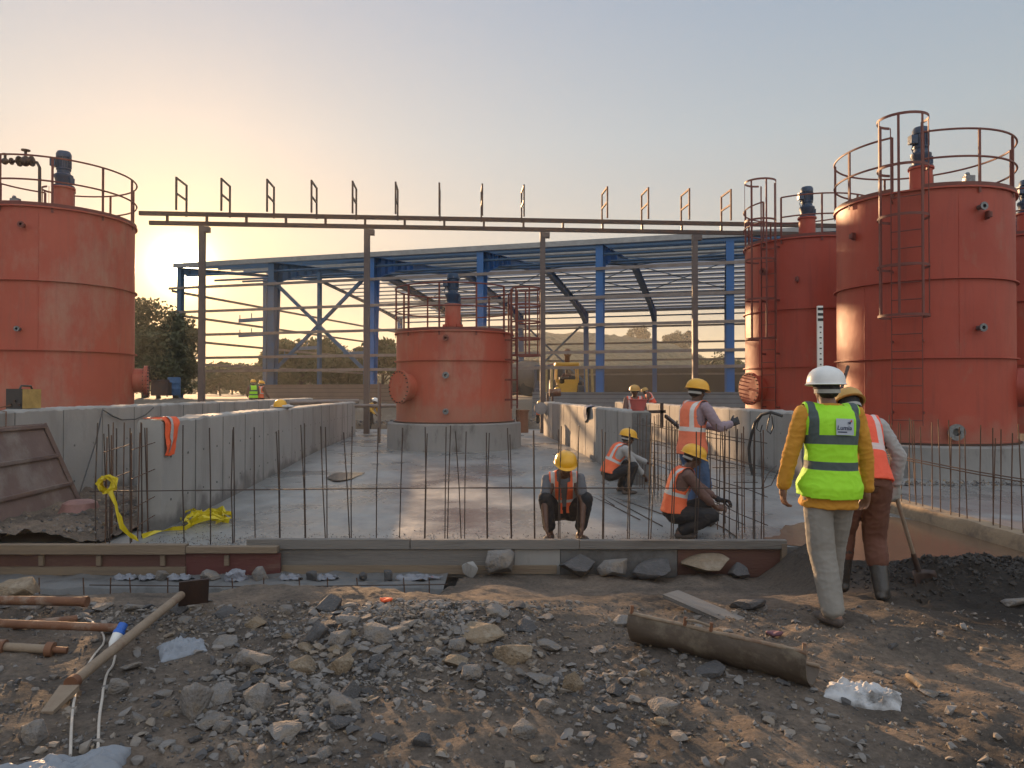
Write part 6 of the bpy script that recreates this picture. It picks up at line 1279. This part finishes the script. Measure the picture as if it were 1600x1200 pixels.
    # vest
    if 'vest' in L:
        hemv = L.get('vhem', -.02)
        mb = MB(); torso(mb, sp_, .026, -.05 if hemv > -.05 else hemv - .04, .56, flare=L.get('vflare', .01))
        for q in (-1, 1): caps(mb, sh[q] - l * q * .1, sh[q] - l * q * .03 + tg * .01, .072, .078)
        op = L.get('open', 0); hem = L.get('vhem', -.02); slv = L.get('armhole', .178)
        def cut(x, y, s): return s < hem or (s > .548 and abs(x) < .07) or (y > 0 and op and abs(x) < op * (.6 + .9 * max(0, s) / .5)) or abs(x) > slv + (.03 if s < .25 else 0) + max(0, .3 - s) * .4
        remesh(mb, 'safety_vest', L['vest'], vox * 1.05, 4, .005, 8, body, cut, sp_, .003)
    if L.get('scarf'):
        mb = MB(); mb.tube([nb + Vector((.085 * math.cos(a), .08 * math.sin(a) + .0, .012 * math.sin(a * 2) + (.02 if math.sin(a) < 0 else -.02))) for a in [2 * PI * i / 20 for i in range(20)]], .03, 8, closed=True); remesh(mb, 'neck_cloth', L['scarf'], vox, 2, .01, 14, body)
    # hair and helmet
    if not L.get('nohair'):
        mb = MB(); mb.ball(hc + Rm @ V(0, -.018, .022), (.081, .098, .094), 18, 14, Rm); mb.ball(hc + Rm @ V(0, -.04, -.025), (.072, .068, .05), 16, 10, Rm); remesh(mb, 'hair', M['hair'], vox, 2, .003, 30, body)
    for q in (-1, 1):
        mb = MB(); mb.ball(hc + Rm @ V(.03 * q, .079, -.006), (.011, .007, .006), 10, 8, Rm); e = mb.build('eye', M['helmW'], None, 60); e.parent = body
    if 'helmet' in L: helmet(hc, Rm, L['helmet'], body, L.get('tilt', 0))
    return body, sp_, wr, Rm
STAND = dict(pelvis=(0, 0, .93), neck=(0, .02, 1.455), head=(0, .05, 1.60), hand={-1: (-.27, .08, .86), 1: (.27, .08, .86)}, eh={-1: (-.5, -1, 0), 1: (.5, -1, 0)}, foot={-1: (-.1, 0, .08), 1: (.1, .05, .08)}, kh={-1: (0, 1, 0), 1: (0, 1, 0)})
def pose(**k): d = dict(STAND); d.update(k); return d
# supervisor in the lime vest
x, y = 2.245, 5.18
p1, s1, w1, R1 = person('person in a lime vest over a mustard jersey and white helmet, walking away', V(x, y, hgt(x, y) + .0), .0, pose(pelvis=(-.015, 0, .935), neck=(0, .02, 1.47), head=(-.01, .06, 1.615), hand={-1: (-.335, .06, .86), 1: (.285, .06, .85)}, eh={-1: (-1, -.6, 0), 1: (1, -.5, 0)},
    hd={-1: (.05, .12, -1), 1: (-.1, .15, -1)}, palm={-1: (1, .1, 0), 1: (-.9, -.5, 0)}, thumb={-1: -1, 1: 1}, foot={-1: (-.06, -.17, .085), 1: (.07, .22, .085)}, kh={-1: (-.1, 1, 0), 1: (.1, 1, 0)}, toe={-1: (-.35, 1, 0), 1: (.2, 1, 0)}, curl=.55),
    dict(skin=M['skinl'], shirt=M['mustard'], trousers=M['beige'], vest=M['v_green'], helmet=M['helmW'], shirt_low=-.15, flare=.016, waist=-.008, sleeve=.93, vhem=-.075, hem=.94, hemr=.076, knee=.088, vflare=.026, armhole=.19, fold=.009, tfold=.006, handk=1.06), vox=.0065)
# label patch on his vest
c, tg, l, f = s1.frame(.40 / .535)
pc = c + l * .035 - f * .153
pm = MB(); M['patch'] = mat('label patch', (.42, .46, .52), .7, 0, (.36, .4, .46), 6, .8, 0)
Rp = Matrix((l, -f, tg)).transposed()
def pbox(x0, z0, x1, z1, m, nm, off, par):
    vs = []; nseg = 6
    for i in range(nseg + 1):
        xx = x0 + (x1 - x0) * i / nseg; dd = off - 1.6 * (xx + .035) ** 2
        for z in (z0, z1): vs.append(pc + l * xx + tg * z - f * dd)
    b = MB(); b.add(vs, [(2 * i, 2 * i + 2, 2 * i + 3, 2 * i + 1) for i in range(nseg)]); o = b.build(nm, m, None, 0); o.parent = par; return o
pt = pbox(-.062, -.056, .064, .056, M['patch'], 'label_patch', .004, p1)
def textmesh(txt, size, m, origin, ax, az, nrm, name, par, shear=.15):
    cu = bpy.data.curves.new('t', 'FONT'); cu.body = txt; cu.size = size; cu.shear = shear; cu.align_x = 'CENTER'; cu.align_y = 'CENTER'; cu.offset = .0006; cu.extrude = .0004
    to = bpy.data.objects.new('t', cu); COL.objects.link(to); dg = bpy.context.evaluated_depsgraph_get(); me = bpy.data.meshes.new_from_object(to.evaluated_get(dg)); bpy.data.objects.remove(to); me.materials.clear(); me.materials.append(m); me.name = name
    for v in me.vertices: v.co = origin + ax * v.co.x + az * v.co.y + nrm * v.co.z
    o = bpy.data.objects.new(name, me); COL.objects.link(o); o.parent = par; return o
M['ink'] = mat('ink navy', (.02, .03, .08), .7, 0, None, 6, .5, 0); M['inkr'] = mat('ink red', (.6, .12, .06), .7, 0, None, 6, .5, 0)
textmesh('Lumia', .042, M['ink'], pc - f * .0065 + tg * -.008 + l * -.008, l, tg, -f, 'lettering', pt)
o = pbox(-.052, -.040, .012, -.032, M['ink'], 'underline_mark', .0062, pt)
b = MB(); q = pc - f * .0065 + l * .03 + tg * .034; b.add([q, q + l * -.016 + tg * -.004, q + l * .002 + tg * -.018, q + l * .012 + tg * .004], [(0, 1, 2, 3)]); o = b.build('bird_mark', M['ink'], None, 0); o.parent = pt
b = MB(); q = q + l * .002 + tg * .004; b.add([q, q + l * .014 + tg * -.006, q + l * .013 + tg * .014], [(0, 1, 2)]); o = b.build('bird_mark', M['inkr'], None, 0); o.parent = pt
# man with the shovel
x, y = 2.79, 5.85
p2, s2, w2, R2_ = person('person in an orange vest and white sleeves leaning over a shovel, tan helmet', V(x, y, hgt(x, y)), -.12, pose(pelvis=(0, -.05, .92), neck=(.0, .20, 1.39), head=(-.01, .31, 1.50), face=(-.1, 1, -.55), hand={-1: (.12, .50, .98), 1: (.33, .22, .865)}, eh={-1: (-1, 0, -.3), 1: (1, -.5, .2)},
    hd={-1: (.7, .3, -.6), 1: (0, .1, -1)}, palm={-1: (.4, 1, 0), 1: (-.5, 1, 0)}, thumb={-1: -1, 1: 1}, foot={-1: (-.13, .12, .085), 1: (.09, -.12, .085)}, toe={-1: (-.2, 1, 0), 1: (.5, 1, 0)}, curl=.95, back=.05),
    dict(shirt=M['whiteshirt'], trousers=M['brownt'], vest=M['v_red'], helmet=M['helmT'], boots=True, hem=.45, hemr=.082, knee=.09, shirt_low=-.05, sleeve=.9, gloves={1: M['glove'], -1: M['glove']}, scarf=M['whiteshirt'], vhem=-.03, fold=.01, tilt=-.1), vox=.008)
def wpt(b_, v): return b_.matrix_basis @ Vector(v) if False else (Matrix.Translation(b_.location) @ Matrix.Rotation(b_.rotation_euler.z, 4, 'Z') @ Matrix.Scale(b_.scale.x, 4)) @ Vector(v)
hR = wpt(p2, w2[1] + V(.0, .02, -.075)); sv = thing('shovel', 'wooden handled shovel dug into the mud heap', 'shovel', tuple(hR)); tip = W(1441, 912, hR.y + .05); dv = (tip - hR).normalized(); top_ = hR - dv * .30
mb = MB(); mb.tube([top_, hR.lerp(tip, .72)], .017, 10); mb.build('handle', M['dustytube'], sv, 60)
a = hR.lerp(tip, .66); mb = MB(); mb.tube([a, hR.lerp(tip, .86)], [.021, .026], 10); mb.build('socket', M['steel'], sv, 60)
mb = MB(); s_ = V(1, .2, 0).normalized(); nb_ = dv.cross(s_).normalized(); vs = []
for i in range(7):
    for j in range(7):
        u, v = i / 6 - .5, j / 6; wdt = .22 * (1 - .5 * max(0, v - .6) / .4); vs.append(hR.lerp(tip, .84) + dv * v * .26 + s_ * u * wdt + nb_ * .06 * (u * u * 4))
mb.add(vs, [(i * 7 + j, i * 7 + 7 + j, i * 7 + 8 + j, i * 7 + j + 1) for i in range(6) for j in range(6)]); o = mb.build('blade', M['steel'], sv, 60); md = o.modifiers.new('t', 'SOLIDIFY'); md.thickness = .004
# squatting worker facing the camera
SQ = dict(pelvis=(0, -.14, .27), neck=(0, .14, .69), head=(0, .22, .83), foot={-1: (-.17, .12, .08), 1: (.17, .12, .08)}, kh={-1: (-.35, .8, 1), 1: (.35, .8, 1)}, back=.07)
person('person squatting in an orange vest and yellow helmet, facing the camera at the slab edge', V(.62, 8.72, FLOOR), PI, dict(SQ, pelvis=(0, -.14, .30), neck=(.02, .13, .72), head=(.0, .21, .855), face=(-.05, 1, -.35), hand={-1: (-.17, .36, .19), 1: (.23, .38, .15)}, eh={-1: (-1, -.1, .3), 1: (1, -.1, .3)}, palm={-1: (1, 0, 0), 1: (-1, 0, 0)}, thumb={-1: -1, 1: 1}, hd={-1: (.1, .1, -1), 1: (-.1, .15, -1)}, curl=.5, toe={-1: (-.4, 1, 0), 1: (.4, 1, 0)}),
    dict(shirt=M['greyshirt'], trousers=M['blackt'], vest=M['v_or'], helmet=M['helmY'], short=True, open=.022, knee=.08, hem=.8, vhem=.03, armhole=.165), vox=.0075, k=1.03)
# squatting worker reaching to the right
person('person in pale grey sleeves squatting beside the right wall, arms stretched to the cage', V(X(963, 12.45), 12.45, FZ(12.45)), -PI / 2 + .12, dict(SQ, pelvis=(0, -.13, .34), neck=(0, .12, .79), head=(0, .20, .93), face=(0, 1, -.2), hand={-1: (-.1, .66, .44), 1: (.12, .44, .30)}, eh={-1: (-.4, 0, -1), 1: (.5, -.5, -1)}, palm={-1: (0, 0, -1), 1: (0, 0, -1)}, thumb={-1: 1, 1: -1}, curl=.6),
    dict(shirt=M['whiteshirt'], trousers=M['blackt'], vest=M['v_or'], helmet=M['helmY'], sleeve=.85, armhole=.165), vox=.009)
# standing worker
x = X(1083, 9.55)
person('person standing in orange vest, lavender sleeves and jeans, hand raised over the cage', V(x, 9.55, FLOOR), -1.15, pose(pelvis=(0, -.02, .93), neck=(0, .03, 1.46), head=(0, .06, 1.61), face=(-.05, 1, -.15), hand={-1: (-.12, .46, 1.16), 1: (.20, .40, 1.22)}, eh={-1: (-.5, 0, -1), 1: (.6, -.2, -1)}, hd={-1: (.1, 1, .1), 1: (0, 1, .35)}, palm={-1: (0, 0, -1), 1: (-1, 0, -.3)}, thumb={-1: 1, 1: 1}, curl=.7),
    dict(shirt=M['lav'], trousers=M['jeans'], vest=M['v_pink'], helmet=M['helmY'], sleeve=.92, gloves={1: M['darkglove']}, armhole=.165, vhem=-.07, fold=.01), k=1.075, vox=.008)
# kneeling worker in front of him
x = X(1068, 8.8)
person('person in brown sleeves and dark trousers squatting at the cage, tying bars', V(x, 8.8, FLOOR), -PI / 2 - .05, dict(SQ, pelvis=(0, -.12, .30), neck=(0, .03, .79), head=(0, .11, .945), face=(.1, 1, -.35), foot={-1: (-.13, .0, .08), 1: (.13, -.06, .08)}, kh={-1: (-.2, 1.4, .35), 1: (.25, 1.4, .3)}, hand={-1: (-.06, .47, .40), 1: (.09, .40, .31)}, eh={-1: (-.5, 0, -1), 1: (.6, -.4, -1)}, hd={-1: (.2, 1, -.1), 1: (-.1, 1, .05)}, palm={-1: (.5, 0, -1), 1: (-.8, 0, -.6)}, thumb={-1: 1, 1: 1}, curl=.9),
    dict(shirt=M['brownshirt'], trousers=M['blackt'], vest=M['v_or'], helmet=M['helmY'], sleeve=.55, gloves={-1: M['darkglove']}, armhole=.165, vhem=-.02, knee=.085), vox=.0075)
# far figures
def far(label, px, ytop, Y, yaw, L, k=1.0, bend=0, z=None):
    ht = 1.775 * k - bend * .25; p = W(px, ytop, Y); zz = p.z - ht if z is None else z
    P = pose(neck=(0, .02 + bend * .4, 1.455 - bend * .15), head=(0, .05 + bend * .52, 1.60 - bend * .24), hand={-1: (-.2, .3 + bend * .3, 1.0 - bend * .2), 1: (.2, .3 + bend * .3, 1.0 - bend * .2)}, face=(0, 1, -bend * .5))
    return person(label, V(p.x, Y, zz), yaw, P, L, k, vox=.018)
far('person in a red orange vest standing behind the mortar tub', 991, 600, 18.5, PI, dict(shirt=M['brownshirt'], trousers=M['blackt'], vest=M['v_red'], helmet=M['helmT'], open=.03), 1.08)
far('person with a tan helmet bending down behind the second sunlit wall', 1021, 605, 31.2, PI / 2, dict(shirt=M['brownshirt'], trousers=M['blackt'], vest=M['v_red'], helmet=M['helmT']), 1.0, .6)
far('person with a white helmet and yellow jersey bending left of the middle tank', 577, 621, 31.6, -PI / 2 - .4, dict(shirt=M['yellow'], trousers=M['blackt'], helmet=M['helmW']), .95, .5)
far('person in a lime vest standing in the sun glare beyond the left walls', 396, 592, 33, .5, dict(shirt=M['brownshirt'], trousers=M['blackt'], vest=M['v_green'], helmet=M['helmY']), 1.0)
far('person in an orange vest just right of the lime vest beyond the left walls', 406, 594, 33.6, -.5, dict(shirt=M['brownshirt'], trousers=M['blackt'], vest=M['v_or'], helmet=M['helmY']), 1.0, .1)
far('person with a yellow helmet low behind the thin gantry post at the pit end', 843, 626, 32.0, PI, dict(shirt=M['greyshirt'], trousers=M['blackt'], vest=M['v_or'], helmet=M['helmY']), .9, .8)
far('person with a yellow helmet at the left wheel of the backhoe', 870, 604, 41, PI, dict(shirt=M['brownshirt'], trousers=M['blackt'], helmet=M['helmY']), .95, .3)
dr = person('person driving the backhoe, seen inside its open cab', bp(.0, .35, .55), PI, dict(SQ, pelvis=(0, -.1, .42), neck=(0, -.05, .93), head=(0, .0, 1.07), foot={-1: (-.15, .45, .08), 1: (.15, .45, .08)}, hand={-1: (-.2, .35, .7), 1: (.2, .35, .7)}, eh={-1: (-1, 0, -1), 1: (1, 0, -1)}), dict(shirt=M['brownshirt'], trousers=M['blackt']), vox=.02)

# ---------------------------------------------------------------- haze
hz = MB(); hz.box((0, 170, 12.3), (700, 700, 28.6)); ho = hz.build('haze', None, smooth=0)
ho['kind'] = 'stuff'
hm = bpy.data.materials.new('haze air'); hm.use_nodes = True; hn = hm.node_tree; hn.nodes.clear()
pv = hn.nodes.new('ShaderNodeVolumePrincipled'); pv.inputs['Color'].default_value = (.92, .9, .84, 1); pv.inputs['Density'].default_value = .00075; pv.inputs['Anisotropy'].default_value = .4
om = hn.nodes.new('ShaderNodeOutputMaterial'); hn.links.new(pv.outputs[0], om.inputs['Volume'])
ho.data.materials.clear(); ho.data.materials.append(hm)
